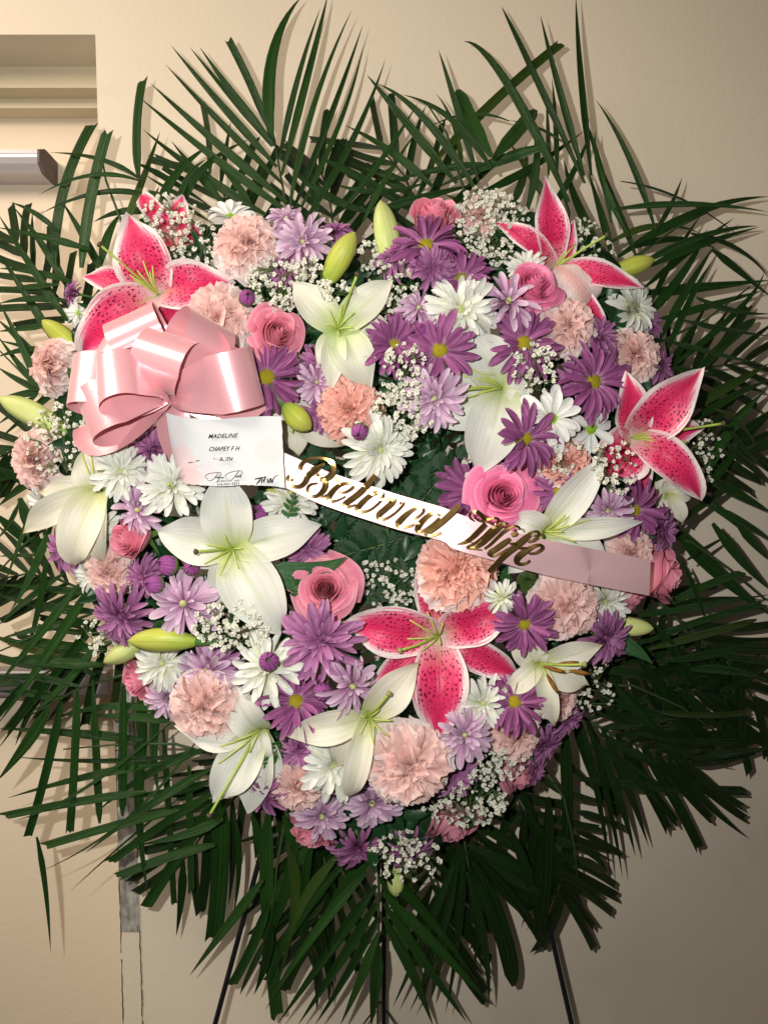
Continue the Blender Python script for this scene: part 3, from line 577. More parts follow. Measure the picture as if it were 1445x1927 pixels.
# lower layer: fronds mostly hidden behind the others
BK = [ ('dark palm frond of the back layer beside the right stargazer lily stamens', [(1220, 880), (1290, 850), (1360, 840), (1430, 850)], 8, 170, 55, 18),
 ('dark palm frond of the back layer under the lower right lily bud', [(1120, 1230), (1200, 1270), (1290, 1300), (1370, 1300)], 10, 190, 50, 19),
 ('dark palm frond of the back layer above the left carnation', [(170, 620), (110, 560), (60, 500), (20, 440)], 7, 150, 55, 16),
 ('dark palm frond of the back layer below the drooping cream lily', [(180, 1120), (110, 1090), (50, 1080), (0, 1090)], 7, 150, 55, 16),
('dark palm frond of the back layer under the hanging white lily at the lower left', [(520, 1400), (460, 1480), (390, 1560), (330, 1640)], 8, 190, 48, 19),
 ('dark palm frond of the back layer just left of the bottom tip', [(660, 1440), (610, 1520), (580, 1600), (560, 1660)], 9, 190, 46, 20),
 ('dark palm frond of the back layer just right of the bottom tip', [(820, 1440), (870, 1520), (900, 1600), (920, 1660)], 9, 190, 46, 20),
 ('dark palm frond of the back layer above the yellow lily bud at the top', [(640, 540), (630, 450), (620, 370), (600, 310)], 7, 170, 55, 17),
('dark palm frond of the back layer filling the gap above the pink rose', [(800, 520), (800, 420), (760, 330), (700, 260)], 7, 200, 55, 16),
 ('dark palm frond of the back layer behind the white daisy at the top', [(470, 500), (440, 430), (420, 360), (380, 310)], 6, 180, 60, 15),
  ('dark palm frond of the back layer level with the purple daisy at the right', [(1180, 760), (1260, 720), (1340, 690), (1420, 680)], 7, 170, 60, 16),
 ('dark palm frond of the back layer right of the sash end', [(1200, 1100), (1290, 1180), (1370, 1250), (1430, 1330)], 9, 200, 50, 18),
 ('dark palm frond of the back layer in the thick lower right tangle', [(1060, 1330), (1150, 1380), (1240, 1420), (1310, 1440)], 10, 230, 45, 19),
 ('dark palm frond of the back layer behind the lower right easel leg', [(960, 1480), (1010, 1560), (1050, 1640), (1060, 1690)], 9, 170, 50, 19),
 ('dark palm frond of the back layer under the bottom pink rose', [(640, 1560), (630, 1640), (600, 1720), (580, 1790)], 9, 190, 40, 19),
 ('dark palm frond of the back layer between the bottom fronds, right of centre', [(800, 1560), (810, 1650), (830, 1720), (840, 1780)], 9, 190, 42, 19),
 ('dark palm frond of the back layer left of the yellow green lily bud', [(250, 1180), (180, 1230), (100, 1260), (20, 1300)], 7, 190, 50, 17),
 ('dark palm frond of the back layer behind the left white lily bud', [(130, 830), (70, 830), (20, 850), (-20, 870)], 6, 140, 55, 16)]
for f in FR: frond(*f)
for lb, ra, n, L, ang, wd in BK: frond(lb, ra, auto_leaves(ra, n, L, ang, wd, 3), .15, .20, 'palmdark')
# ---------------------------------------------------------------- flower builders
def petal_variants(name, mat, W, n=5, pointy=0.0, arch=.12, cup=.6, nu=4, nv=6):
    out = []
    for q in range(n):
        tw = R.uniform(-.10, .10); sb = R.uniform(-.06, .06); ar_ = arch * R.uniform(.4, 1.5); dr = R.uniform(-.06, .14); cu = cup * R.uniform(.4, 1.4); wv = R.uniform(0, 6)
        def f(u, v):
            v = 1 - (1 - v) ** 1.7
            tipr = math.sqrt(max(0, 1 - max(0, (v - .70) / .30) ** 2)) * (1 - pointy) + pointy * (1 - max(0, (v - .4) / .6) ** 1.5)
            w_ = W * min(1, .34 + 1.05 * v) * tipr + .004
            return (v + .02 * W * abs(u) * 0, u * w_ + sb * v * v, ar_ * math.sin(math.pi * v) - dr * v * v + cu * w_ * u * u + tw * u * w_ + .006 * math.sin(wv + u * 9) * v)
        out.append(grid('petal', nu, nv, f, mat))
    return out
def dome(name, mat, r, h, n=90):
    vs, fs, uvs = [], [], []
    g = 2.39996
    rings, seg = 6, 16
    for i in range(rings + 1):
        a = i / rings * math.pi / 2
        for k in range(seg):
            th = 2 * math.pi * k / seg; rr = r * math.sin(a); b = 1 + .10 * math.sin(k * 5.1 + i * 2.7)
            vs.append((rr * math.cos(th) * b, rr * math.sin(th) * b, h * math.cos(a) * b)); uvs.append((.5, .5))
    for i in range(rings):
        for k in range(seg):
            a, b = i * seg + k, i * seg + (k + 1) % seg; fs.append((a, a + seg, b + seg, b))
    # raised disc florets in a spiral
    for q in range(n):
        rr = r * math.sqrt((q + .5) / n); th = q * g; z = h * math.sqrt(max(0, 1 - (rr / r) ** 2)) * .98
        b = len(vs); s = r * .10
        c = Vector((rr * math.cos(th), rr * math.sin(th), z))
        for dx, dy in ((1, 0), (0, 1), (-1, 0), (0, -1)): vs.append(c + Vector((dx * s, dy * s, -s * .3))); uvs.append((.5, .5))
        vs.append(c + Vector((0, 0, s * 1.1))); uvs.append((.5, .5))
        for k in range(4): fs.append((b + k, b + (k + 1) % 4, b + 4))
    return mesh(name, vs, fs, mat, uvs)
STEMM = tube('stem', [(0, 0, 0), (.02, .01, -.8), (.05, -.02, -1.6)], [.09, .07, .06], M['stem'], 7)
CALM = tube('calyx', [(0, 0, .02), (0, 0, -.10), (0, 0, -.30)], [.26, .24, .08], M['calyx'], 10)
KINDS = {
 'pd': dict(mat='purple', W=.10, pointy=.06, lay=((18, 1.0, 2), (16, .93, 12), (9, .80, 24)), disc=('disc', .20, .12), cat='daisy', name='purple_daisy', grp='purple daisies with yellow centres'),
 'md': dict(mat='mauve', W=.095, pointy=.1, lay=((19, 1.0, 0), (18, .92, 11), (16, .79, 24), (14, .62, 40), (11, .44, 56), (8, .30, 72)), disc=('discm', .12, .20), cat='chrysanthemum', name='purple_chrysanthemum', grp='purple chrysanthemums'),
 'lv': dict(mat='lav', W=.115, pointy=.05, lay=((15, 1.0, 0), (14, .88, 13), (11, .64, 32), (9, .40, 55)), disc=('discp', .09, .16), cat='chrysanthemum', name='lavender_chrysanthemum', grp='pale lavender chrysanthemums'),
 'wm': dict(mat='white', W=.105, pointy=.03, lay=((20, 1.0, -2), (18, .93, 9), (17, .80, 22), (14, .62, 38), (11, .42, 56), (8, .28, 72)), disc=('discp', .11, .20), cat='chrysanthemum', name='white_chrysanthemum', grp='white chrysanthemums'),
 'wd': dict(mat='purewhite', W=.17, pointy=0, lay=((12, 1.0, 3), (11, .90, 13)), disc=('discg', .21, .12), cat='daisy', name='white_daisy', grp='white daisies'),
}
for k_, d_ in KINDS.items():
    d_['pm'] = petal_variants(k_, M[d_['mat']], d_['W'], 6, d_['pointy'])
    d_['dm'] = dome('disc', M[d_['disc'][0]], d_['disc'][1], d_['disc'][2])
def daisy(kind, x, y, r, lift, label, tx=None, tz=None, droop=0.0, z=0, thin=1.0):
    k = KINDS[kind]; a, b = tilt0(x, y); tx = a if tx is None else tx; tz = b if tz is None else tz
    yy = depth0(x, y) - lift * .0015
    t = thing(k['name'], label, k['cat'], frame(x, y, yy, tx + R.gauss(0, .15), tz + R.gauss(0, .15), R.uniform(0, 6.28), r * S * 1.08), k['grp'])
    cupj = R.gauss(2, 7); lj = R.uniform(.05, .12); pms = R.sample(k['pm'], 3)
    for li, (n, ln, el) in enumerate(k['lay']):
        ph = R.uniform(0, 6.28); n = max(5, int(n * thin))
        for i in range(n):
            if R.random() < .06: continue
            az = ph + 2 * math.pi * i / n + R.gauss(0, .09); e = math.radians(el + cupj + R.gauss(0, 8) - droop * 30 * (1 - li / len(k['lay'])))
            l = ln * R.uniform(.94 - 1.6 * lj, 1.06); ws = R.uniform(.85, 1.2) / (.55 + .45 * ln)
            m = Matrix.Rotation(az, 4, 'Z') @ Matrix.Translation((.05, 0, .03 * li)) @ Matrix.Rotation(-e, 4, 'Y') @ Matrix.Rotation(R.gauss(0, .32), 4, 'X') @ Matrix.Diagonal((l, l * ws, l, 1))
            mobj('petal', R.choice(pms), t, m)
    mobj('disc', k['dm'], t, Matrix.Translation((0, 0, .03 * len(k['lay']))))
    mobj('calyx', CALM, t); mobj('stem', STEMM, t, Matrix.Translation((0, 0, -.1)))
    return t

def carn_petals(mat, n=7):
    out = []
    for q in range(n):
        half = R.uniform(.62, .88); ph = R.uniform(0, 6.28); am = R.uniform(.12, .20); fq = R.uniform(7, 12); ph2 = R.uniform(0, 6); nu = 18
        def f(u, v):
            i = round((u + 1) / 2 * nu)
            zig = (.030 if i % 2 else -.022) * (v > .95)
            r = v * (1 + zig) * (1 - .10 * u ** 4); a = u * half * (.35 + .65 * v ** .8)
            z = am * v * v * math.sin(fq * u + ph) + .05 * v * v * math.sin(2.3 * fq * u + ph2) - .10 * v ** 3 + .08 * math.sin(math.pi * v)
            return (r * math.cos(a), r * math.sin(a), z)
        out.append(grid('petal', nu, 5, f, M[mat]))
    return out
CP = {k: carn_petals(k) for k in ('carn', 'carn_in', 'coral')}
CUPM = tube('calyx', [(0, 0, -.28), (0, 0, -.5), (0, 0, -1.0)], [.22, .26, .18], M['stem'], 10)
def carnation(x, y, r, lift, label, tx=None, tz=None, inner='carn_in', outer='carn', asp=1.0):
    a, b = tilt0(x, y); tx = a if tx is None else tx; tz = b if tz is None else tz
    t = thing('carnation', label, 'carnation', frame(x, y, depth0(x, y) - lift * .0015, tx, tz, R.uniform(0, 6.28), r * S * 1.06), 'pink carnations')
    for li, (n, ln, el, zz) in enumerate(((11, 1.0, -2, -.18), (11, .97, 11, -.15), (11, .92, 24, -.11), (10, .83, 38, -.07), (9, .73, 52, -.02), (8, .64, 65, 0), (6, .58, 77, 0), (4, .54, 86, 0))):
        ph = R.uniform(0, 6.28)
        for i in range(n):
            az = ph + 6.2832 * i / n + R.gauss(0, .12 + .10 * li); e = math.radians(el + R.gauss(0, 6 + 2 * li)); l = ln * R.uniform(.88, 1.07)
            m = Matrix.Rotation(az, 4, 'Z') @ Matrix.Translation((.03, 0, zz)) @ Matrix.Rotation(-e, 4, 'Y') @ Matrix.Rotation(R.gauss(0, .25 + .08 * li), 4, 'X') @ Matrix.Diagonal((l, l * R.uniform(.85, 1.1), l * R.uniform(.9, 1.5), 1))
            mobj('petal', R.choice(CP[inner if li >= 2 else outer]), t, m)
    mobj('calyx', CUPM, t); mobj('stem', STEMM, t, Matrix.Translation((0, 0, -.9)))
    return t

def rose_meshes(mat, open_, N_=21, seed=0):
    rr_ = random.Random(seed); out = []
    for i in range(N_):
        t = i / (N_ - 1); th = i * 2.25 + rr_.uniform(-.3, .3)
        rb = .08 + (.50 + .16 * open_) * t ** .95; ht = .50 - (.10 + .38 * open_) * t ** 1.4; base = -.75
        span = math.radians(105 - 42 * t); curl = (t ** 1.6) * (.12 + .40 * open_); ph = rr_.uniform(0, 6.28); wav = .012 + .035 * t; lean = .55 * (1 - t) ** .7 * (1 - .2 * open_)
        pk = rr_.uniform(-.25, .25)
        def f(u, v):
            r = rb * (.30 + .70 * min(1, v / .55) ** .6) * (1 - lean * max(0, v - .4))
            c = max(0, (v - .58) / .42); r += curl * c * c
            top = ht - .20 * abs(u - pk) ** 2.2 * (.5 + t)
            z = base + (top - base) * v - .60 * curl * c ** 2.2
            r += .045 * u * (.4 + t) + wav * c * math.sin(4 * u + ph)
            z += wav * c * math.sin(5 * u + ph * 1.7)
            a = th + u * span * (.55 + .45 * min(1, v * 1.6)) * (1 - .18 * max(0, v - .8) / .2)
            return (r * math.cos(a), r * math.sin(a), z)
        out.append(grid('petal', 12, 9, f, M[mat]))
    return out
ROSES = {('rose', 1): rose_meshes('rose', .75, 22, 3), ('hot', 1): rose_meshes('rose_hot', 1.0, 26, 5), ('rose', 0): rose_meshes('rose', .22, 18, 9), ('dusk', 0): rose_meshes('rose_dusk', .40, 20, 12), ('hot', 0): rose_meshes('rose_hot', .6, 22, 15), ('rose', 2): rose_meshes('rose', 1.0, 26, 21)}
SEPM = grid('sepal', 2, 6, lambda u, v: (.15 + .6 * math.sin(v * 1.6), u * .12 * (1 - v) , -.80 - .25 * v + .1 * v * v), M['stem'])
HIPM = tube('calyx', [(0, 0, -.70), (0, 0, -.80), (0, 0, -.98)], [.26, .24, .08], M['stem'], 10)
def rose(x, y, r, lift, label, kind=('rose', 1), tx=None, tz=None, spin=None):
    a, b = tilt0(x, y); tx = a if tx is None else tx; tz = b if tz is None else tz
    t = thing('pink_rose', label, 'rose', frame(x, y, depth0(x, y) - lift * .0015, tx, tz, R.uniform(0, 6.28) if spin is None else spin, r * S), 'pink roses')
    for me in ROSES[kind]: mobj('petal', me, t)
    for i in range(5): mobj('sepal', SEPM, t, Matrix.Rotation(i * 1.2566, 4, 'Z'))
    mobj('calyx', HIPM, t); mobj('stem', STEMM, t, Matrix.Translation((0, 0, -.9)))
    return t

def tepal(parent, mat, dx, dy, wpx, a0, a1, z0, bend=0.0, flip=False, cup=.5, wave=.06, k=S, rec=1.0):
    """one lily tepal reaching (dx, dy) photo pixels from the throat"""
    az = math.atan2(-dy, dx); proj = math.hypot(dx, dy) * k; n = 14; wpx *= .84 if mat == 'star' else .88
    a0, a1 = math.radians(a0), math.radians(a1); xs, zs = [0], [0]
    for i in range(n):
        a = a0 + (a1 - a0) * ((i + .5) / n) ** rec; xs.append(xs[-1] + math.cos(a) / n); zs.append(zs[-1] + math.sin(a) / n)
    L = proj / max(.30, xs[-1]); W = wpx * k / 2; ph = R.uniform(0, 6.28); tw = R.gauss(0, .10)
    def f(u, v):
        j = v * n; i = min(int(j), n - 1); fr = j - i
        x = (xs[i] + (xs[i + 1] - xs[i]) * fr) * L; z = (zs[i] + (zs[i + 1] - zs[i]) * fr) * L
        a = a0 + (a1 - a0) * v ** rec
        w_ = W * (math.sin(math.pi * (.10 + .90 * v ** 1.12)) ** .86 * (1 - .45 * v ** 4) + .012)
        h = cup * w_ * u * u * (1 - .6 * v) - .05 * W * math.exp(-(u / .13) ** 2) * (1 - v) + wave * (1.7 if mat == 'star' else 1.2) * W * 2 * u * u * math.sin(11 * v + ph + u) * min(1, 3 * v) + tw * u * w_
        return (x - math.sin(a) * h, u * w_ + bend * L * v * v, z + z0 + math.cos(a) * h)
    o = mobj('tepal', grid('tepal', 10, 16, f, M[mat]), parent, Matrix.Rotation(az, 4, 'Z') if not bend else Matrix.Rotation(az - math.atan2(bend * L, proj), 4, 'Z'))
    if flip: o.matrix_basis = o.matrix_basis @ Matrix.Rotation(math.pi, 4, 'X')
    return o
def lily(kind, x, y, lift, label, tips, pist=None, fil=60, fdir=None, tx=0.0, tz=0.0, anth=False, stig='stigma', nf=6, throat=0.012):
    nm, mat, grp = {'s': ('stargazer_lily', 'star', 'pink stargazer lilies'), 'w': ('white_lily', 'lilyw', 'white and cream lilies'), 'c': ('white_lily', 'lilyc', 'white and cream lilies'), 'g': ('white_lily', 'lilyg', 'white and cream lilies')}[kind]
    yy = depth0(x, y) - lift * .0015
    t = thing(nm, label, 'lily', frame(x, y, yy, tx, tz), grp); k = S * (1 + yy / D)
    for i, e in enumerate(tips):
        px, py, wd = e[:3]; a0, a1 = (e[3], e[4]) if len(e) > 4 else (38, -38); bend = e[5] if len(e) > 5 else 0; zz = e[6] if len(e) > 6 else (i % 2) * .0025
        tepal(t, mat, px - x, py - y, wd, a0, a1, -throat + zz, bend, len(e) > 7, k=k)
    fd = fdir or (0, 0)
    for i in range(nf):
        a = i * 6.2832 / 6 + .4; sp = .55
        tip = Vector((fd[0] * k + fil * k * sp * math.cos(a), -fd[1] * k + fil * k * sp * math.sin(a), fil * k * R.uniform(.55, .85) * (1 if not fdir else .6)))
        b = Vector((0, 0, -throat)); mid = (b + tip) * .5 + Vector((-.15 * tip.x, -.15 * tip.y, .22 * tip.length))
        pts = cr([tuple(b), tuple(mid), tuple(tip), tuple(tip + Vector((tip.x, tip.y, 0)).normalized() * .004 + Vector((0, 0, -.002)))], 9)
        o = mobj('stamen', tube('stamen', pts, [.0011] * 4 + [.0009] * 3 + [.0007, .0004], M['filament'], 6), t)
        if anth:
            d = Vector((tip.x, tip.y, .002)).normalized() * .012
            mobj('anther', tube('anther', [tip - d, tip - d * .5, tip, tip + d * .5, tip + d], [.001, .0022, .0025, .0022, .001], M['anther'], 7), o)
    if pist:
        tip = Vector(((pist[0] - x) * k, -(pist[1] - y) * k, .030)); b = Vector((0, 0, -throat)); mid = (b + tip) * .5 + Vector((0, 0, .010))
        pts = cr([tuple(b), tuple(mid), tuple(tip)], 9)
        o = mobj('pistil', tube('pistil', pts, [.0020, .0019, .0016, .0015, .0014, .0014, .0014, .0015, .0017], M['style'], 7), t)
        d = (Vector(pts[-1]) - Vector(pts[-2])).normalized()
        mobj('stigma', tube('stigma', [tip - d * .001, tip + d * .0012, tip + d * .003, tip + d * .0042], [.0018, .0034, .0033, .0012], M[stig], 9), o)
    mobj('stem', tube('stem', [(0, 0, -throat + .001), (0, 0, -throat - .02), (.004, -.006, -throat - .05)], [.0032, .003, .0028], M['stem'], 8), t)
    return t
def bud(x0, y0, x1, y1, wpx, lift, label, mat='budgreen', dlift=10, fat=.5):
    yy = depth0((x0 + x1) / 2, (y0 + y1) / 2) - lift * .0015
    a, b = P(x0, y0, yy), P(x1, y1, yy - dlift * .0015); L = (b - a).length; z = (b - a).normalized(); x = z.orthogonal().normalized(); yv = z.cross(x)
    t = thing('lily_bud', label, 'flower bud', Matrix.Translation(a) @ Matrix((x, yv, z)).transposed().to_4x4(), 'closed lily buds')
    W = wpx * S / 2; n, sg = 16, 18; bendv = R.uniform(-.04, .04); sgn = R.uniform(0, 2)
    for part in range(3):
        def f(u, v):
            th = part * 2.0944 + u * 1.06 + sgn
            pr = (v + .02) ** fat * (1.0 - v ** 2.6) ** .75; pr = pr / .74
            r = W * pr * (1 + .07 * math.cos(2.9 * u) - .06 * math.exp(-(u / .12) ** 2)) * (1.0 + .03 * (part == 1))
            return (r * math.cos(th) + bendv * L * math.sin(math.pi * v), r * math.sin(th), L * v)
        mobj('tepal', grid('tepal', 8, n, f, M[mat]), t)
    mobj('stem', tube('stem', [(0, 0, .004), (0, 0, -.010), (.003, .01, -.035)], [W * .35, W * .28, .0025], M['stem'], 8), t)
    return t
MBP = grid('petal', 4, 6, lambda u, v: (math.sin(v * 2.9) * math.cos(u * .36), math.sin(v * 2.9) * math.sin(u * .36), -math.cos(v * 2.9) * 1.0) if abs(u) < .9 else (.78 * math.sin(v * 2.9) * math.cos(u * .30), .78 * math.sin(v * 2.9) * math.sin(u * .30), -math.cos(v * 2.9) * .9), M['budlet'])
MBC = tube('calyx', [(0, 0, -.25), (0, 0, -.55), (0, 0, -.95), (0, 0, -1.1)], [1.02, 1.0, .55, .25], M['calyx'], 12)
def mumbud(x, y, r, lift, label, tx=None, tz=None):
    a, b = tilt0(x, y); tx = a if tx is None else tx; tz = b if tz is None else tz
    t = thing('chrysanthemum_bud', label, 'flower bud', frame(x, y, depth0(x, y) - lift * .0015, tx, tz, R.uniform(0, 6), r * S), 'round purple flower buds')
    for i in range(12): mobj('petal', MBP, t, Matrix.Rotation(i * .5236 + R.gauss(0, .05), 4, 'Z') @ Matrix.Rotation(R.gauss(0, .05), 4, 'X') @ Matrix.Diagonal((1, 1, R.uniform(.92, 1.12), 1)))
    mobj('calyx', MBC, t); mobj('stem', STEMM, t, Matrix.Scale(1.6, 4) @ Matrix.Translation((0, 0, -.6)))
    return t
def floret_mesh(seed):
    q = random.Random(seed); vs, fs = [], []
    for i in range(9):
        el = (.15, .15, .2, .2, .1, .75, .8, .7, 1.25)[i]; az = i * 1.2566 + q.uniform(-.3, .3) + (.6 if i >= 5 else 0)
        d = Vector((math.cos(az) * math.cos(el), math.sin(az) * math.cos(el), math.sin(el))); s = Vector((-math.sin(az), math.cos(az), q.uniform(-.4, .4))); b = len(vs); l = q.uniform(.8, 1.1); w_ = .42
        up = d.cross(s)
        vs += [d * .1, d * (.65 * l) - s * w_ + up * .1, d * l - s * .25, d * l * 1.02 + s * .25 - up * .06, d * (.65 * l) + s * w_ + up * .1]
        fs += [(b, b + 1, b + 2), (b, b + 2, b + 3), (b, b + 3, b + 4)]
    return mesh('floret', vs, fs, M['floret'])
FLM = [floret_mesh(i) for i in range(5)]
def gyp(x, y, rx, ry, n, lift, label, root=None):
    yy = depth0(x, y) - lift * .0015 - .010; rt = root or (x + R.uniform(-15, 15), y + ry * .9)
    b = P(rt[0], rt[1], yy + .045)
    n = min(280, int(n * 1.45)); rx *= 1.08; ry *= 1.08
    t = thing('babys_breath_sprig', label, "baby's breath", Matrix.Translation(b), "sprigs of baby's breath")
    inv = Matrix.Translation(-b)
    vs, fs, uv = [], [], []; hubs = []
    for i in range(max(4, n // 7)):
        a = R.uniform(0, 6.28); q = math.sqrt(R.random()) * .75
        h = P(x + rx * q * math.cos(a), y + ry * q * math.sin(a), yy + R.uniform(.004, .022)); hubs.append(h)
        m_ = (b + h) * .5 + Vector((R.gauss(0, .004), .006, R.gauss(0, .004)))
        v, f, u = tube_data(cr([tuple(b), tuple(m_), tuple(h)], 5), .00055, 4, len(vs), False); vs += v; fs += f
    for i in range(n):
        a = R.uniform(0, 6.28); q = math.sqrt(R.random()); p = P(x + rx * q * math.cos(a), y + ry * q * math.sin(a), yy + R.uniform(-.012, .012) + .012 * q * q)
        h = min(hubs, key=lambda c: (c - p).length); m_ = (h + p) * .5 + Vector((0, .003, -.001))
        v, f, u = tube_data([h, m_, p], .0004, 3, len(vs), False); vs += v; fs += f
        s = R.uniform(.0020, .0038)
        dr = Vector((R.gauss(0, .5), -1, R.gauss(0, .5))).normalized()
        mobj('floret', R.choice(FLM), t, inv @ Matrix.Translation(p) @ dr.to_track_quat('Z', 'Y').to_matrix().to_4x4() @ Matrix.Rotation(R.uniform(0, 6), 4, 'Z') @ Matrix.Scale(s, 4))
    o = mobj('fine_stems', mesh('fine_stems', vs, fs, M['bstem']), t, inv); o['kind'] = 'stuff'
    return t
def pinna_mesh(q, mat):
    r_ = random.Random(q); n = 6; vs, fs = [(0, 0, 0)], []
    # toothed half-blades either side of the midrib
    vs, fs = [], []
    for i in range(n + 1):
        t = i / n; vs.append((t, 0, .05 * math.sin(math.pi * t)))
    for s in (1, -1):
        b = len(vs)
        for i in range(n):
            t = i / n; w_ = .27 * math.sin(math.pi * (t * .80 + .14)) ** .8
            vs.append((t + .02, s * w_ * .72, .015)); vs.append((t + .19, s * w_ * 1.05, -.02 + r_.uniform(-.02, .03)))
        for i in range(n):
            c = b + 2 * i
            f1 = (i, i + 1, c + 1, c); fs.append(f1 if s < 0 else tuple(reversed(f1)))
    return mesh('pinna', vs, fs, M[mat], None, False)
PIN = {m: [pinna_mesh(i, m) for i in range(4)] for m in ('fern', 'fern_bright')}
def fern(x0, y0, x1, y1, wpx, lift, label, mat='fern', n=8, d1=None):
    yy = .075 - lift * .0015; a, b = P(x0, y0, yy + .01), P(x1, y1, yy if d1 is None else d1); L = (b - a).length
    x = (b - a).normalized(); z = Vector((R.gauss(0, .25), -1, R.gauss(0, .25))); z = (z - x * z.dot(x)).normalized(); y = z.cross(x)
    t = thing('fern_sprig', label, 'fern', Matrix.Translation(a) @ Matrix((x, y, z)).transposed().to_4x4(), 'leatherleaf fern sprigs')
    mobj('stalk', tube('stalk', [(0, 0, -.002), (L * .5, 0, .003), (L, 0, 0)], [.0013, .0011, .0005], M['bstem'], 5), t)
    W = wpx * S / 2
    for i in range(n):
        f = (i + .3) / n; l = W * 1.15 * math.sin(math.pi * (.25 + .72 * f)) ** .8
        for s in (1, -1):
            an = s * math.radians(62 - 25 * f) + R.gauss(0, .08)
            mobj('pinna', R.choice(PIN[mat]), t, Matrix.Translation((L * f, 0, .003 * math.sin(3.1 * f) + R.uniform(-.001, .002))) @ Matrix.Rotation(an, 4, 'Z') @ Matrix.Rotation(R.gauss(.1, .2), 4, 'Y') @ Matrix.Rotation(R.gauss(0, .25), 4, 'X') @ Matrix.Scale(l, 4))
    mobj('pinna', PIN[mat][0], t, Matrix.Translation((L * .93, 0, 0)) @ Matrix.Scale(W * .5, 4))
    return t
def broadleaf(x0, y0, xm, ym, x1, y1, wpx, d, label):
    o = leaflet(x0, y0, xm, ym, x1, y1, wpx, 0, d, d - .012, cam_dummy, 'leaf', R.uniform(-.3, .3))
    o.parent = None; o.name = 'lily_leaf'; o.data.name = 'lily_leaf'
    return tag(o, label, 'leaf', 'broad lily leaves')
cam_dummy = co
# ---------------------------------------------------------------- the flowers, back to front
# stargazer lilies
lily('s', 325, 440, 0, 'dark pink stargazer lily half hidden behind the upper left baby\'s breath', [(258, 360, 46, 70, -75), (352, 378, 84, 60, 10), (300, 480, 60), (385, 440, 64), (320, 390, 70, 60, 20)], None, 20, nf=0)
lily('s', 294, 551, 22, 'big pink stargazer lily at the upper left directly above the pink bow', [(138, 508, 62, 30, -45, .05, -.006), (436, 530, 112, 48, -52), (250, 412, 128, 55, -20), (143, 662, 118, 44, -58), (345, 640, 92, 30, -30, 0, -.004)], (205, 476), 55, (-30, -48))
lily('s', 1045, 502, 10, 'pink stargazer lily seen from the side behind the pink rose at the upper right', [(1012, 358, 74, 44, 20), (1076, 420, 60, 40, 20, 0, -.006), (924, 420, 50, 60, -40, .10), (1208, 542, 62, 40, -30), (1152, 640, 44, 45, -60), (1118, 585, 112, -58, 85, 0, .012, 1)], (1128, 458), 30, (30, -20), nf=3)
lily('s', 1192, 823, 14, 'pink stargazer lily at the right edge with its stamens pointing right', [(1163, 706, 84, 58, 6), (1300, 702, 112, 62, -12), (1326, 805, 82, 30, -20, 0, -.004), (1318, 940, 88, 58, -52, -.14), (1222, 938, 72, 20, -40, 0, -.006), (1140, 905, 128, 50, -48)], (1340, 802), 46, (72, -6))
lily('s', 826, 1198, 12, 'largest pink stargazer lily in the lower middle under the pale carnation', [(642, 1172, 118, 42, -34), (798, 1030, 80, 16, -18, 0, -.012), (968, 1130, 108, 46, -22), (690, 1310, 80, 26, -24, 0, -.006), (825, 1398, 128, 40, -30), (988, 1280, 78, 30, -42, 0, -.004)], (754, 1216), 58, (-25, -12), stig='stigmag')
# white and cream lilies
lily('c', 555, 792, 0, 'faded white lily behind the message card and yellow lily bud', [(604, 742, 46), (645, 838, 56), (560, 856, 52), (500, 800, 50), (530, 745, 44)], None, 34)
lily('c', 1262, 930, 2, 'small cream lily peeking out under the right stargazer lily', [(1238, 905, 50), (1290, 985, 36), (1306, 935, 34), (1264, 900, 46), (1240, 960, 40)], None, 20, nf=0)
lily('g', 635, 618, 24, 'pale green and white lily in the upper middle dip of the heart', [(549, 532, 78, 46, -28), (738, 526, 78, 36, -26, .06), (740, 612, 84, 24, -20, 0, -.006), (622, 733, 54, 48, -44), (697, 728, 92, 50, -46), (600, 690, 60, 30, -40, 0, -.004)], (673, 532), 42, (6, -12))
lily('w', 947, 728, 12, 'large white lily right of centre with stamens pointing left', [(874, 622, 110, 40, -20), (800, 795, 120, 34, -24, 0, -.004), (899, 888, 116, 52, -60), (1003, 738, 56, 60, -50), (955, 840, 66, 30, -30, 0, -.006), (840, 690, 90, 30, -10, 0, -.008)], (850, 742), 46, (-62, -4))
lily('c', 185, 922, 20, 'drooping cream lily at the left edge with long curled petals', [(36, 1003, 62, 46, -48, .08), (134, 1068, 92, 60, -62), (187, 1062, 58, 62, -68), (66, 925, 66, 26, -22, 0, -.006), (222, 880, 62, 60, -20), (160, 845, 90, 50, -20, 0, -.004)], None, 34, (-10, -50), nf=3)
lily('w', 437, 1032, 24, 'largest white lily, wide open on the left just under the message card', [(294, 1000, 104, 36, -32), (425, 885, 112, 46, -22), (602, 988, 96, 38, -36), (528, 1192, 132, 44, -44), (404, 1140, 70, 20, -26, 0, -.006), (340, 1060, 60, 16, -20, 0, -.008)], (382, 1036), 58, (-12, 12))
lily('w', 1026, 1000, 12, 'white lily emerging above the right half of the pink sash', [(1132, 860, 74, 46, -20), (966, 976, 66, 66, -60), (1210, 982, 50, 38, -30, .05), (1146, 1046, 84, 24, -22, 0, -.004), (960, 1082, 64, 30, -30, 0, -.006), (1070, 1095, 60, 20, -30, 0, -.008)], None, 50, (50, -10), nf=5)
lily('w', 488, 1376, 20, 'white lily at the lower left, hanging down over the palm blades', [(326, 1370, 88, 34, -36), (436, 1296, 84, 78, -70), (398, 1514, 96, 30, -24), (462, 1542, 92, 22, -30, 0, -.004), (500, 1440, 44, 70, -70), (520, 1500, 60, 20, -20, 0, -.006)], (405, 1516), 54, (-40, 40), nf=4)
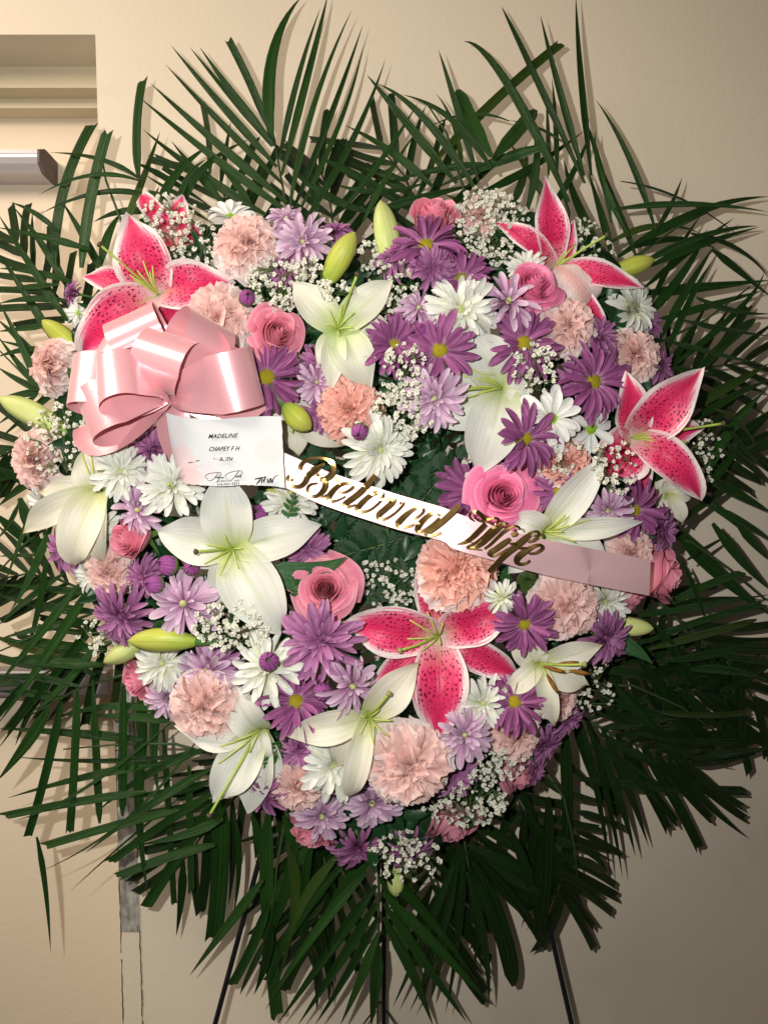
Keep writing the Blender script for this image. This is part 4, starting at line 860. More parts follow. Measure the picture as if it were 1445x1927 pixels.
lily('c', 692, 1352, 34, 'ageing cream lily at the bottom middle with browning petal edges', [(787, 1246, 84, 40, -24), (536, 1384, 72, 44, -40, .05), (655, 1510, 56, 60, -70), (630, 1450, 96, 24, -30, 0, -.006), (770, 1400, 60, 24, -30, 0, -.008)], (730, 1297), 50, (14, 10), stig='stigmag')
lily('c', 1016, 1250, 26, 'wilted cream lily at the lower right with brown anthers left', [(950, 1304, 48, 62, -66), (1132, 1214, 62, 40, -30), (1112, 1294, 70, 30, -28, 0, -.004), (1046, 1368, 46, 46, -44, .08), (960, 1206, 60, 40, -30), (1020, 1210, 30, 70, -60)], (1086, 1242), 50, (44, 22), anth=True, nf=4, stig='stigmag')
# roses
rose(818, 406, 66, 10, 'pink rose at the top of the heart above the purple daisies', ('rose', 0), .15, .95)
rose(1006, 534, 58, 26, 'bright pink open rose at the upper right below the side view stargazer lily', ('hot', 0), .25, .45)
rose(525, 626, 58, 16, 'pink rose right of the bow with its heart turned to the right', ('rose', 1), .55, .10)
rose(242, 1014, 56, 22, 'salmon pink rose at the left under the small lavender flower', ('rose', 0), -.75, -.15)
rose(946, 932, 66, 12, 'hot pink wide open rose just above the last word on the sash', ('hot', 1), .05, .10, .6)
rose(612, 1108, 60, 20, 'pink open rose left of the lower stargazer lily by the dark leaf', ('rose', 2), .05, .20)
rose(1242, 1084, 80, 12, 'dusky pink rose poking out to the right of the sash end', ('rose', 0), 1.9, -.15)
rose(1180, 1118, 56, 10, 'pink rose partly covered by the lower edge of the sash end', ('dusk', 0), .9, -.7)
rose(262, 1280, 58, 4, 'pink rose facing left beneath the yellow green lily buds', ('rose', 0), -1.1, -.7)
rose(590, 1562, 68, 0, 'pale salmon rose at the bottom left facing down behind the lavender flower', ('rose', 0), -.35, -1.2)
rose(850, 1552, 68, 2, 'dark pink rose at the bottom right under the baby\'s breath', ('dusk', 0), .35, -1.0)
rose(974, 1458, 56, 0, 'dusky rose at the lower right rim beside the baby\'s breath', ('dusk', 0), .9, -.8)
# carnations
carnation(462, 462, 62, 16, 'pale pink carnation beside the white daisy at the top left')
carnation(408, 602, 68, 6, 'pale pink carnation tucked behind the right loops of the bow')
carnation(100, 688, 58, 6, 'pale pink carnation seen from the side, left of the bow', -1.5, .3)
carnation(70, 866, 60, 6, 'pale pink carnation at the left edge below the white lily bud', -1.0, 0)
carnation(658, 768, 60, 14, 'coral carnation in the middle below the greenish lily', None, None, 'coral', 'coral')
carnation(1066, 614, 56, 16, 'pale pink carnation under the bright open rose at the upper right')
carnation(1192, 668, 54, 10, 'pale pink carnation at the right rim above the stargazer lily')
carnation(1062, 872, 50, 8, 'salmon carnation below the white daisy with the green centre', None, None, 'coral', 'carn')
carnation(858, 1074, 72, 20, 'pale pink carnation with coral heart, right under the sash lettering', -.05, .25, 'coral', 'carn')
carnation(1062, 1140, 64, 16, 'pale pink carnation right below the sash at the lower right')
carnation(770, 1440, 76, 40, 'largest pale pink carnation at the bottom middle', .1, -.1)
carnation(388, 1324, 66, 22, 'pale pink carnation at the lower left above the hanging white lily')
carnation(560, 1476, 52, 16, 'small pale pink carnation next to the hanging white lily')
carnation(208, 1076, 50, 0, 'peach carnation hidden under the salmon rose at the left')
carnation(1184, 1040, 48, 4, 'pale carnation peeking over the upper edge of the sash end')
carnation(1048, 1312, 46, 6, 'creamy pink carnation behind the wilted lily at the lower right', 1.0, -.3)
carnation(966, 1382, 54, 6, 'pale pink carnation behind the lower right purple daisy')
carnation(906, 408, 42, 0, 'pink carnation behind the top right cloud of baby\'s breath')
# purple daisies
daisy('pd', 802, 468, 72, 24, 'purple daisy just below the top pink rose', 0, .55)
daisy('pd', 868, 526, 56, 18, 'purple daisy with yellow centre left of the bright open rose')
daisy('pd', 740, 650, 58, 22, 'purple daisy with yellow centre right of the greenish lily')
daisy('pd', 828, 660, 68, 26, 'purple daisy with yellow centre above the big white lily')
daisy('pd', 984, 648, 68, 20, 'purple daisy with yellow centre right of the large white lily')
daisy('pd', 1112, 720, 72, 24, 'purple daisy with yellow centre above the right stargazer lily')
daisy('pd', 986, 826, 64, 28, 'purple daisy with yellow centre left of the white green eyed daisy', None, None, 0, 0, .8)
daisy('pd', 502, 712, 70, 20, 'purple daisy with yellow centre touching the right side of the bow')
daisy('pd', 986, 1172, 56, 30, 'purple daisy with yellow centre right of the lower stargazer lily')
daisy('pd', 556, 1322, 66, 28, 'purple daisy with yellow centre above the ageing cream lily', 0, .35)
daisy('pd', 968, 1322, 58, 26, 'purple daisy with yellow centre below the wilted lily', -.3, .45)
daisy('pd', 1190, 960, 62, 12, 'purple daisy at the right between the two lilies, above the sash end')
daisy('pd', 888, 924, 68, -14, 'purple daisy half covered by the hot pink rose', -.4, .2)
daisy('pd', 1052, 925, 54, 6, 'dark purple daisy between the hot pink rose and the white lily petal')
daisy('md', 745, 488, 46, 14, 'purple chrysanthemum left of the top purple daisy', -.6, .3)
daisy('md', 812, 505, 40, 30, 'small purple chrysanthemum directly below the top purple daisy', -.1, -.3)
daisy('md', 632, 440, 34, 4, 'small purple chrysanthemum facing up beside the yellow lily bud', .1, 1.2)
daisy('md', 545, 500, 46, 4, 'purple chrysanthemum behind the upper baby\'s breath cloud')
daisy('md', 600, 690, 46, 6, 'purple chrysanthemum under the rose and beside the greenish lily')
daisy('md', 606, 775, 44, 4, 'purple chrysanthemum beside the yellow lily bud in the middle')
daisy('md', 142, 552, 30, 2, 'purple chrysanthemum opening at the left of the upper stargazer lily', -1.0, .2)
daisy('md', 290, 848, 52, 8, 'dark purple chrysanthemum left of the message card')
daisy('md', 236, 1152, 64, 20, 'purple chrysanthemum at the lower left above the lily buds', -.3, -.2)
daisy('md', 272, 1085, 44, 8, 'mauve chrysanthemum beneath the salmon rose on the left')
daisy('md', 130, 1035, 48, 2, 'purple chrysanthemum showing under the drooping cream lily', -.5, -.3)
daisy('md', 606, 1206, 76, 30, 'large purple chrysanthemum left of the lower stargazer lily', -.02, .05)
daisy('md', 565, 1412, 38, 14, 'small purple chrysanthemum below the purple daisy at the bottom left', -.3, -.2)
daisy('md', 500, 1488, 50, 24, 'purple chrysanthemum pointing down beside the hanging white lily', -.5, -.7, .4)
daisy('md', 672, 1590, 56, 10, 'pink purple chrysanthemum pointing down at the bottom of the heart', 0, -.9, .3)
daisy('md', 765, 1590, 54, 0, 'purple chrysanthemum at the very bottom behind the baby\'s breath', .2, -.9, .3)
daisy('md', 1120, 640, 52, 10, 'mauve chrysanthemum between the two upper right carnations')
daisy('md', 1080, 712, 34, 14, 'small mauve chrysanthemum beside the right purple daisy', -.4, 0)
daisy('md', 1238, 690, 44, 0, 'purple chrysanthemum on the right rim behind the carnation', 1.0, 0)
daisy('md', 1215, 610, 40, 0, 'purple chrysanthemum behind the white one at the upper right rim', .9, .2)
daisy('md', 1236, 1000, 50, 2, 'purple chrysanthemum on the right rim above the dusky rose', .8, -.1)
daisy('md', 1130, 1195, 58, 14, 'purple chrysanthemum beside the lower right lily bud', .5, -.3)
daisy('md', 1018, 1400, 44, 0, 'purple chrysanthemum at the lower right rim under the pale carnation', .7, -.5)
daisy('md', 850, 1450, 52, 12, 'mauve chrysanthemum right of the largest carnation', .5, -.2)
daisy('md', 408, 1245, 46, 10, 'purple chrysanthemum under the lower left baby\'s breath')
daisy('md', 578, 1035, 44, 2, 'purple chrysanthemum behind the right petal of the largest white lily')
daisy('md', 1000, 1448, 36, -4, 'purple chrysanthemum at the rim above the dusky lower rose', .7, -.4)
daisy('md', 1062, 1350, 40, -2, 'dark purple chrysanthemum at the rim below the creamy carnation', .8, -.4)
# lavender chrysanthemums
daisy('lv', 572, 458, 54, 18, 'lavender chrysanthemum at the top right of the pale carnation', 0, .15)
daisy('lv', 540, 415, 40, 10, 'lavender chrysanthemum at the very top behind another of its kind', -.2, .7)
daisy('lv', 956, 572, 62, 26, 'lavender chrysanthemum beside the bright open rose', 0, .1, 0, 0, .75)
daisy('lv', 786, 582, 42, 20, 'small lavender chrysanthemum left of the white one at the top', .2, .1)
daisy('lv', 818, 748, 62, 26, 'lavender chrysanthemum left of the large white lily', -.1, -.05)
daisy('lv', 265, 960, 52, 24, 'small lavender chrysanthemum above the salmon rose at the left')
daisy('lv', 348, 1136, 66, 26, 'lavender chrysanthemum at the lower left with a pale green centre', 0, .1, 0, 0, .8)
daisy('lv', 392, 1262, 62, 14, 'lavender chrysanthemum above the lower left pale carnation')
daisy('lv', 318, 1312, 44, 2, 'lavender chrysanthemum half hidden between rose and carnation at the lower left')
daisy('lv', 660, 1290, 58, 36, 'lavender chrysanthemum between the lower stargazer and the purple daisy', 0, 0, 0, 0, .8)
daisy('lv', 605, 1532, 56, 16, 'lavender chrysanthemum in front of the bottom left salmon rose', 0, -.25)
daisy('lv', 700, 1505, 62, 14, 'lavender chrysanthemum under the largest carnation', -.1, -.5)
daisy('lv', 872, 1382, 54, 30, 'lavender chrysanthemum at the tip of the lower stargazer lily', .1, 0)
daisy('lv', 820, 1400, 46, 10, 'lavender chrysanthemum peeking out behind the largest carnation')
daisy('lv', 1142, 958, 50, 14, 'lavender chrysanthemum left of the right side purple daisy', -.3, -.4)
daisy('lv', 665, 1470, 50, 16, 'lavender chrysanthemum beside the curled petal of the ageing lily')
daisy('lv', 595, 720, 40, 12, 'lavender chrysanthemum hanging left of the greenish lily', .2, -.2)
# white flowers
daisy('wd', 434, 412, 46, 12, 'white daisy facing up at the top left of the heart', 0, 1.1)
daisy('wm', 866, 584, 68, 24, 'white chrysanthemum in the upper right middle with a pale green heart', 0, .1)
daisy('wm', 712, 846, 66, 24, 'white chrysanthemum directly above the first word on the sash', 0, 0)
daisy('wm', 326, 916, 62, 32, 'white chrysanthemum touching the lower left corner of the card', 0, .05)
daisy('wm', 228, 890, 54, 30, 'white chrysanthemum beneath the bow at the left', 0, .05)
daisy('wm', 545, 945, 50, 6, 'white chrysanthemum under the left end of the sash', 0, 0)
daisy('wm', 508, 1258, 68, 26, 'white chrysanthemum with a purple bud resting on its middle', 0, .1, 0, 0, .75)
daisy('wd', 1036, 788, 58, 24, 'white daisy with a bright green centre right of the purple daisy', 0, .1)
daisy('wd', 1110, 806, 52, 8, 'white daisy with narrow petals beside the right stargazer lily', .2, -.5, .3, 0, .6)
daisy('wm', 945, 1124, 36, 34, 'small half opened white chrysanthemum beside the lower stargazer lily', 0, 0, .8, 0, .5)
daisy('wm', 1182, 582, 64, 8, 'white chrysanthemum facing right at the upper right rim', .75, .2)
daisy('wm', 1135, 1130, 48, 8, 'white chrysanthemum under the sash beside the lower right carnation', .2, -.2)
daisy('wm', 306, 1248, 52, 6, 'white chrysanthemum beneath the yellow green lily bud', .1, .1)
daisy('wm', 628, 1438, 66, 16, 'white chrysanthemum at the bottom under the ageing cream lily', 0, 0)
daisy('wm', 908, 1322, 52, 20, 'white chrysanthemum right of the lower stargazer lily tip', 0, 0, .3, 0, .8)
daisy('wm', 185, 1000, 56, 0, 'white chrysanthemum behind the yellowing lily petal at the left', -.2, -.1)
daisy('wm', 180, 1080, 48, -6, 'white chrysanthemum low on the left rim behind the peach carnation', -.4, -.2)
daisy('wm', 990, 508, 40, 8, 'cream chrysanthemum behind the bright open rose', -.4, .2)
daisy('wd', 82, 945, 36, -4, 'white daisy low behind the left carnation', -.8, -.3)
daisy('wd', 150, 590, 30, -4, 'white daisy behind the lower petal of the upper left stargazer lily', -.6, .3)
# round buds
mumbud(465, 560, 15, 26, 'round purple bud between the carnation and the upper baby\'s breath', .3, .2)
mumbud(676, 813, 15, 44, 'round purple bud hanging under the coral carnation', -.1, -.5)
mumbud(316, 1064, 19, 26, 'purple bud left of the pair under the largest white lily', -.9, .3)
mumbud(361, 1068, 15, 22, 'purple bud right of the pair under the largest white lily', .3, .3)
mumbud(292, 1100, 17, 28, 'purple bud below the pair, beside the mauve chrysanthemum', -.8, .1)
mumbud(506, 1245, 18, 46, 'dark purple bud sitting on the white chrysanthemum', 0, .3)
mumbud(607, 1302, 17, 34, 'purple bud right of the lower left purple daisy', .3, .1)
mumbud(793, 620, 12, 26, 'small yellow green bud between the two purple daisies at the top', 0, .2)
mumbud(488, 965, 16, 6, 'purple bud behind the largest white lily under the card', -.2, .2)
mumbud(128, 1005, 13, 4, 'purple bud at the left under the drooping cream lily', -.3, .5)
# lily buds
bud(158, 668, 79, 602, 46, 6, 'yellow green lily bud left of the upper left stargazer lily', 'budgreen', 6)
bud(130, 815, -2, 748, 56, 10, 'long pale lily bud reaching out at the left edge', 'budpale', 8)
bud(612, 540, 668, 436, 50, 18, 'yellow lily bud standing above the greenish lily', 'budgreen', 14)
bud(735, 515, 716, 376, 56, 10, 'pale green lily bud standing behind the palm blade at the top', 'budpale', 6)
bud(534, 760, 585, 808, 50, 22, 'yellow lily bud pointing down at the card\'s upper right corner', 'budgreen', 3)
bud(374, 1208, 241, 1206, 50, 30, 'plump yellow green lily bud lying at the lower left', 'budgreen', 6)
bud(280, 1200, 195, 1247, 44, 12, 'pale green lily bud just below the plump one at the lower left', 'budpale', 2)
bud(1140, 520, 1232, 488, 44, 2, 'yellow green lily bud pointing right at the upper right rim', 'budgreen', 4)
bud(1130, 1176, 1230, 1183, 42, 4, 'green lily bud pointing right below the sash end', 'budpale', 4)
bud(745, 1628, 745, 1688, 40, -2, 'small green lily bud at the bottom tip of the heart', 'budpale', 2)
bud(640, 925, 500, 922, 26, 6, 'slim green lily bud lying beneath the card and sash', 'budgreen', 0)
# baby's breath
for q in ((318, 425, 58, 55, 62, 34, 'baby\'s breath in front of the dark pink lily at the upper left'), (376, 470, 36, 52, 30, 14, 'baby\'s breath between the upper left lily and the pale carnation'),
 (528, 535, 62, 50, 95, 16, 'dense baby\'s breath left of the greenish lily'), (630, 545, 38, 22, 16, 40, 'small tuft of baby\'s breath over the yellow lily bud'), (742, 545, 48, 58, 60, 14, 'baby\'s breath right of the greenish lily'),
 (688, 480, 26, 30, 16, 6, 'few florets of baby\'s breath between the two upper lily buds'), (918, 425, 72, 70, 150, 10, 'widest cloud of baby\'s breath at the top right'), (1090, 470, 58, 56, 55, 2, 'baby\'s breath right of the side view stargazer lily'),
 (762, 700, 42, 50, 38, 40, 'thin baby\'s breath below the two purple daisies'), (758, 770, 62, 56, 110, 26, 'baby\'s breath right of the coral carnation'), (1008, 690, 42, 46, 40, 34, 'baby\'s breath over the white lily\'s right side'),
 (112, 830, 58, 66, 66, 26, 'baby\'s breath at the left between lily bud and carnation'), (436, 1178, 68, 48, 100, 30, 'baby\'s breath on the lowest petal of the largest white lily'), (190, 1200, 42, 36, 34, 2, 'sparse baby\'s breath at the lower left rim'),
 (722, 1098, 62, 44, 60, -24, 'baby\'s breath low inside the heart opening'), (872, 1500, 78, 52, 100, 24, 'baby\'s breath over the bottom right rose'), (932, 1430, 52, 38, 50, 12, 'baby\'s breath beneath the lower right carnation'),
 (762, 1612, 64, 46, 66, 26, 'baby\'s breath at the bottom tip of the heart'), (1152, 880, 40, 50, 36, 44, 'baby\'s breath on the lower petals of the right stargazer lily'), (1318, 850, 38, 60, 44, -2, 'baby\'s breath beyond the right stargazer lily'),
 (1100, 1290, 56, 50, 46, -4, 'baby\'s breath right of the wilted lily'), (905, 865, 36, 40, 30, -6, 'baby\'s breath under the large white lily'), (1060, 850, 30, 40, 14, 26, 'few florets of baby\'s breath beside the white green eyed daisy'), (585, 520, 30, 40, 26, 24, 'baby\'s breath against the greenish lily\'s left petal')):
    gyp(*q)
# broad leaves and ferns
broadleaf(490, 1078, 575, 1080, 652, 1048, 46, -.008, 'dark pointed lily leaf beside the lower left pink rose')
broadleaf(1110, 1212, 1170, 1212, 1228, 1250, 40, .05, 'dark leaf with water drops below the lower right lily bud')
broadleaf(330, 1190, 300, 1180, 330, 1165, 26, .01, 'green leaf behind the plump lily bud')
broadleaf(960, 1100, 930, 1085, 900, 1070, 50, .02, 'dark green leaf under the sash beside the coral hearted carnation')
broadleaf(155, 690, 140, 705, 128, 690, 24, -.02, 'small green leaf at the stem of the left carnation')
broadleaf(1010, 1105, 990, 1090, 1015, 1072, 40, .02, 'broad dark leaf just under the middle of the sash')
FE = [(740, 960, 640, 880, 90, 10, 'fern sprig pointing up and left inside the heart opening'), (760, 980, 610, 960, 90, 14, 'fern sprig pointing left under the sash'), (770, 1010, 630, 1050, 100, 16, 'fern sprig pointing down and left below the sash'),
 (760, 1030, 690, 1130, 90, 10, 'fern sprig pointing straight down inside the heart opening'), (770, 970, 870, 850, 100, 14, 'fern sprig reaching up right under the white lily'), (760, 960, 780, 820, 90, 12, 'fern sprig pointing up behind the white chrysanthemum'),
 (780, 1000, 900, 940, 100, 16, 'fern sprig pointing right above the sash lettering'), (770, 1020, 870, 1090, 90, 8, 'fern sprig pointing right below the sash'), (640, 910, 560, 850, 80, 12, 'fern sprig behind the first letter of the sash'),
 (640, 1020, 540, 1070, 80, 8, 'fern sprig beside the right petal of the largest white lily'), (760, 1060, 780, 1150, 80, 6, 'fern sprig above the lower stargazer lily'), (700, 900, 590, 905, 80, 6, 'fern sprig left of the white chrysanthemum by the sash'),
 (860, 900, 930, 820, 80, 4, 'fern sprig tucked beside the hot pink rose'), (700, 1080, 610, 1160, 80, 4, 'fern sprig below the lower left pink rose')]
for q in FE: fern(*q)
fern(540, 985, 552, 928, 30, 72, 'bright green fern tip in front of the white chrysanthemum under the sash', 'fern_bright', 5)
fern(575, 1130, 545, 1085, 34, 60, 'bright green fern tip left of the lower left pink rose', 'fern_bright', 5)
fern(585, 1290, 615, 1335, 44, 50, 'green fern tip below the large purple chrysanthemum', 'fern_bright', 5)
fern(300, 905, 265, 830, 70, 24, 'dark fern tip between the bow and the card')
fern(430, 560, 470, 620, 60, 16, 'dark fern tip between the carnation and the rose by the bow')
fern(530, 1395, 500, 1440, 44, 50, 'green fern tip beside the hanging white lily', 'fern_bright', 5)
# ---------------------------------------------------------------- bow, card, sash, lettering, pins
def loop_part(par, cx, cy, tx, ty, lift0, lift1, wdx, wdy, wcam, rho, wpx, pinch=.40):
    """one bow loop: a round-ended ribbon loop from the knot to (tx, ty); (wdx, wdy, wcam) is the ribbon's width direction"""
    C = P(cx, cy, -lift0 * .001); T = P(tx, ty, -lift1 * .001); e1 = (T - C); L = e1.length; e1.normalize()
    w_ = Vector((wdx, -wcam, -wdy)); w_ = (w_ - e1 * w_.dot(e1)).normalized(); n = w_.cross(e1); W = wpx * S / 2; r = rho * .001
    r = max(r, .30 * L); ths = [math.radians(118 - 236 * q / 8) for q in range(9)]
    prof = cr([(0, 0), (.22 * L, .62 * r)] + [(L - r + r * math.cos(a), r * math.sin(a)) for a in ths] + [(.22 * L, -.62 * r), (0, 0)], 49)
    def f(u, v):
        x, y = prof[min(48, int(round(v * 48)))]
        hw = W * (pinch + (1 - pinch) * min(1, max(0, x) / (.62 * L)) ** .8)
        pl = (1 - min(1, x / (.6 * L)))
        return C + e1 * x + n * (y + .003 * math.sin(4.5 * u + 2) * pl) + w_ * (hw * u)
    o = mobj('loop', grid('loop', 8, 48, f, M['satin'])); o.parent = par; o.matrix_parent_inverse = par.matrix_world.inverted()
    return o
def build_bow():
    cx, cy = 316, 742
    t = thing('ribbon_bow', 'glossy pink satin bow of many loops at the left of the heart', 'bow', Matrix.Translation(P(cx, cy, -.035)))
    for q in ((178, 668, 36, 44, .35, 1, .10, 17, 78), (242, 590, 38, 52, 1, .35, -.12, 24, 96), (132, 718, 40, 60, .05, 1, .16, 24, 92), (398, 602, 40, 52, -1, .25, .42, 26, 96), (440, 650, 38, 44, -.8, .5, .2, 16, 70),
              (318, 634, 48, 88, .9, .45, .12, 28, 96), (236, 652, 48, 72, .35, .8, .75, 18, 60), (484, 706, 42, 60, -.25, -1, .22, 27, 104), (186, 716, 56, 100, .5, .85, .16, 26, 92), (158, 788, 46, 76, .6, .8, .12, 23, 92)):
        loop_part(t, cx, cy, *q)
    # centre knot
    vs = [Vector((math.cos(a) * .006 * s, -.008 * math.cos(b), math.sin(a) * .010 * s)) for b, s in ((-1.2, .6), (-.6, .95), (0, 1.05), (.6, .95), (1.2, .6)) for a in [k * .6283 for k in range(10)]]
    fs = [(r * 10 + k, r * 10 + (k + 1) % 10, (r + 1) * 10 + (k + 1) % 10, (r + 1) * 10 + k) for r in range(4) for k in range(10)] + [tuple(range(10)), tuple(reversed(range(40, 50)))]
    o = mobj('knot', mesh('knot', vs, fs, M['satin']), t, Matrix.Translation((0, -.022, 0)))
    def tail(pts, ws, twist):
        c = cr(pts, 22); wv = cr([(q,) for q in ws], 22)
        def f(u, v):
            i = min(int(v * 21 + .5), 21); p, q = c[i], c[min(i + 1, 21)]; p0 = c[max(i - 1, 0)]
            dx, dy = q[0] - p0[0], q[1] - p0[1]; l = math.hypot(dx, dy); nx, ny = -dy / l, dx / l
            return P(p[0] + nx * wv[i][0] * u, p[1] + ny * wv[i][0] * u, p[2] + twist * u * .012 + .004 * (1 - u * u))
        o = mobj('tail', grid('tail', 8, 21, f, M['satin'])); o.parent = t; o.matrix_parent_inverse = t.matrix_world.inverted()
    tail([(316, 745, -.03), (270, 775, -.040), (220, 805, -.040), (175, 822, -.026), (160, 800, -.010)], [14, 30, 38, 36, 24], 1)
    tail([(318, 748, -.03), (325, 775, -.030), (330, 810, -.026), (345, 860, -.016)], [12, 28, 34, 30], -1)
    tail([(320, 745, -.034), (370, 756, -.034), (420, 765, -.030), (480, 772, -.028)], [12, 28, 34, 30], .6)
    tail([(322, 740, -.036), (380, 740, -.044), (440, 750, -.046), (478, 790, -.036)], [12, 34, 44, 40], -.8)
build_bow()

YC = -.060
def card_pt(u, v):
    # u along, v up; bent away at the left edge, wavy along top and bottom
    top = cr([(313, 777), (345, 785), (380, 788), (420, 788), (460, 785), (500, 783), (530, 784)], 41)[round(u * 40)]
    bot = cr([(338, 903), (350, 910), (378, 913), (420, 915), (460, 913), (500, 914), (536, 918)], 41)[round(u * 40)]
    mx = -3 * math.sin(math.pi * v) * (1 - u)
    x = bot[0] + (top[0] - bot[0]) * v + mx; y = bot[1] + (top[1] - bot[1]) * v
    b = max(0, .32 - u) / .32
    return P(x, y, YC + .014 * b * b * (.3 + .7 * (1 - v)) + .0022 * math.sin(u * 5 + 1) * v)
def build_card():
    t = thing('message_card', 'white printed florist card with faint pink blossoms, pinned below the bow', 'card', Matrix.Translation(P(425, 850, YC)))
    def ch(o): o.parent = t; o.matrix_parent_inverse = t.matrix_world.inverted(); return o
    nu, nv = 40, 14; vs, uvs, fs = [], [], []
    for k in (0, 1):
        for j in range(nv + 1):
            for i in range(nu + 1):
                p = card_pt(i / nu, j / nv)
                if j in (0,) or i == nu: p = p + Vector((R.uniform(-.0004, .0004), 0, R.uniform(-.0004, .0004)))
                if k: p = vs[j * (nu + 1) + i] + Vector((0, .0005, 0))
                vs.append(p); uvs.append((i / nu, j / nv))
    m = (nu + 1) * (nv + 1)
    for j in range(nv):
        for i in range(nu):
            a = j * (nu + 1) + i; q = (a, a + 1, a + nu + 2, a + nu + 1); fs.append(q); fs.append(tuple(m + c for c in reversed(q)))
    rim = [i for i in range(nu)] + [j * (nu + 1) + nu for j in range(nv)] + [nv * (nu + 1) + i for i in range(nu, 0, -1)] + [j * (nu + 1) for j in range(nv, 0, -1)]
    for i in range(len(rim)):
        a, b = rim[i], rim[(i + 1) % len(rim)]; fs.append((a, m + a, m + b, b))
    ch(mobj('sheet', mesh('sheet', vs, fs, M['card'], uvs, False)))
    def text(body, x0, x1, yb, hpx, shear=.35, rot=0.0, spc=1.0):
        c = bpy.data.curves.new('printed_text', 'FONT'); c.body = body; c.shear = shear; c.size = 1; c.offset = .014; c.space_character = spc
        o = bpy.data.objects.new('printed_text', c); link(o); bpy.context.view_layer.update()
        me = bpy.data.meshes.new_from_object(o); bpy.data.objects.remove(o); bpy.data.curves.remove(c)
        xs = [v.co.x for v in me.vertices]; xa, xb = min(xs), max(xs); ca, sa = math.cos(rot), math.sin(rot)
        for v in me.vertices:
            px = x0 + (v.co.x - xa) / (xb - xa) * (x1 - x0); py = -v.co.y / .70 * hpx
            dx = px - x0; v.co = P(x0 + dx * ca + py * sa, yb - dx * sa + py * ca, YC - .0032)
        me.materials.clear(); me.materials.append(M['ink']); me.name = 'printed_text'
        ch(mobj('printed_text', me))
    text('MADELINE', 392, 449, 825, 8.0, .45, .035, 1.1); text('CHAPEY F H', 394, 452, 849, 8.0, .45, .03, 1.1); text('BOTH', 413, 439, 867.5, 7.0, .45, .02)
    text('FLORISTS, INC.', 410, 453, 907, 3.0, 0, .03, 1.5); text('516-541-3311', 409, 450, 913.8, 4.0, 0, .06, 1.2)
    text('equa', 407, 421, 900, 3.6, .6, 0); text('ark', 444, 456, 898.5, 4.6, .6, 0)
    ink = [[(388, 900, .35), (387, 895, .4), (395, 891, .5), (412, 889, .5), (416, 891, .5), (412, 897, .4), (405, 899, .3)], [(411, 890, .4), (406, 897, .55), (398, 904, .45), (392, 904, .35), (389, 899, .3)], [(414, 898, .3), (409, 906, .4), (407, 908, .3)],
           [(428, 903, .3), (424, 896, .35), (429, 891, .45), (440, 887, .5), (453, 886, .5), (456, 889, .5), (452, 894, .4), (443, 897, .3)], [(450, 886, .4), (444, 894, .55), (436, 903, .45), (430, 903, .3)],
           [(479, 902, .7), (487, 900, 1.2), (500, 897.5, .7)], [(492, 899, 1.0), (488, 905, 1.2), (482.5, 911.5, .7)], [(494, 900, .8), (492, 909, 1.0)], [(500, 896, 1.0), (497, 905, 1.0), (496, 908, .7)], [(492, 904, .6), (499, 902.5, .6)],
           [(503, 900, .9), (504, 906, 1.0), (505, 909, .6), (508, 900, .5)], [(508, 909, .8), (510, 900, .8), (512, 908, 1.0), (516, 898, .7), (524, 894, .3)]]
    for s_ in ink: ch(mobj('ink_stroke', stroke_mesh('ink_stroke', s_, YC - .0034, .0002, M['ink'], 0)))
def stroke_mesh(name, pts, y, th, mat, dy=.0004, n=None, bev=0.0):
    """a calligraphic stroke: points (photo x, y, half width), given real thickness th"""
    n = n or max(10, len(pts) * 6); c = cr(pts, n); vs, fs, uvs = [], [], []
    for i in range(n):
        x, yy, w_ = c[i]; x0, y0, _ = c[max(i - 1, 0)]; x2, y2, _ = c[min(i + 1, n - 1)]
        dx, dy_ = x2 - x0, y2 - y0; l = math.hypot(dx, dy_) or 1; nx, ny = -dy_ / l, dx / l; w_ = max(.15, w_)
        yy2 = y(x, yy) if callable(y) else y
        q = yy2 + dy * i / n
        vs += [P(x + nx * w_ * .86, yy + ny * w_ * .86, q), P(x - nx * w_ * .86, yy - ny * w_ * .86, q), P(x - nx * w_, yy - ny * w_, q + th * .35), P(x - nx * w_, yy - ny * w_, q + th), P(x + nx * w_, yy + ny * w_, q + th), P(x + nx * w_, yy + ny * w_, q + th * .35)]
        uvs += [(.5, .5)] * 6
    for i in range(n - 1):
        for k in range(6):
            a, b = i * 6 + k, i * 6 + (k + 1) % 6; fs.append((a, b, b + 6, a + 6))
    fs.append(tuple(reversed(range(6)))); fs.append(tuple((n - 1) * 6 + k for k in range(6)))
    return mesh(name, vs, fs, mat, uvs, False)
build_card()
def sash_y(x):
    t = (x - 535) / 690
    return -.046 - .010 * math.sin(min(1, t * 1.5) * math.pi * .5) + .034 * max(0, t - .48) ** 1.4 * 2.2
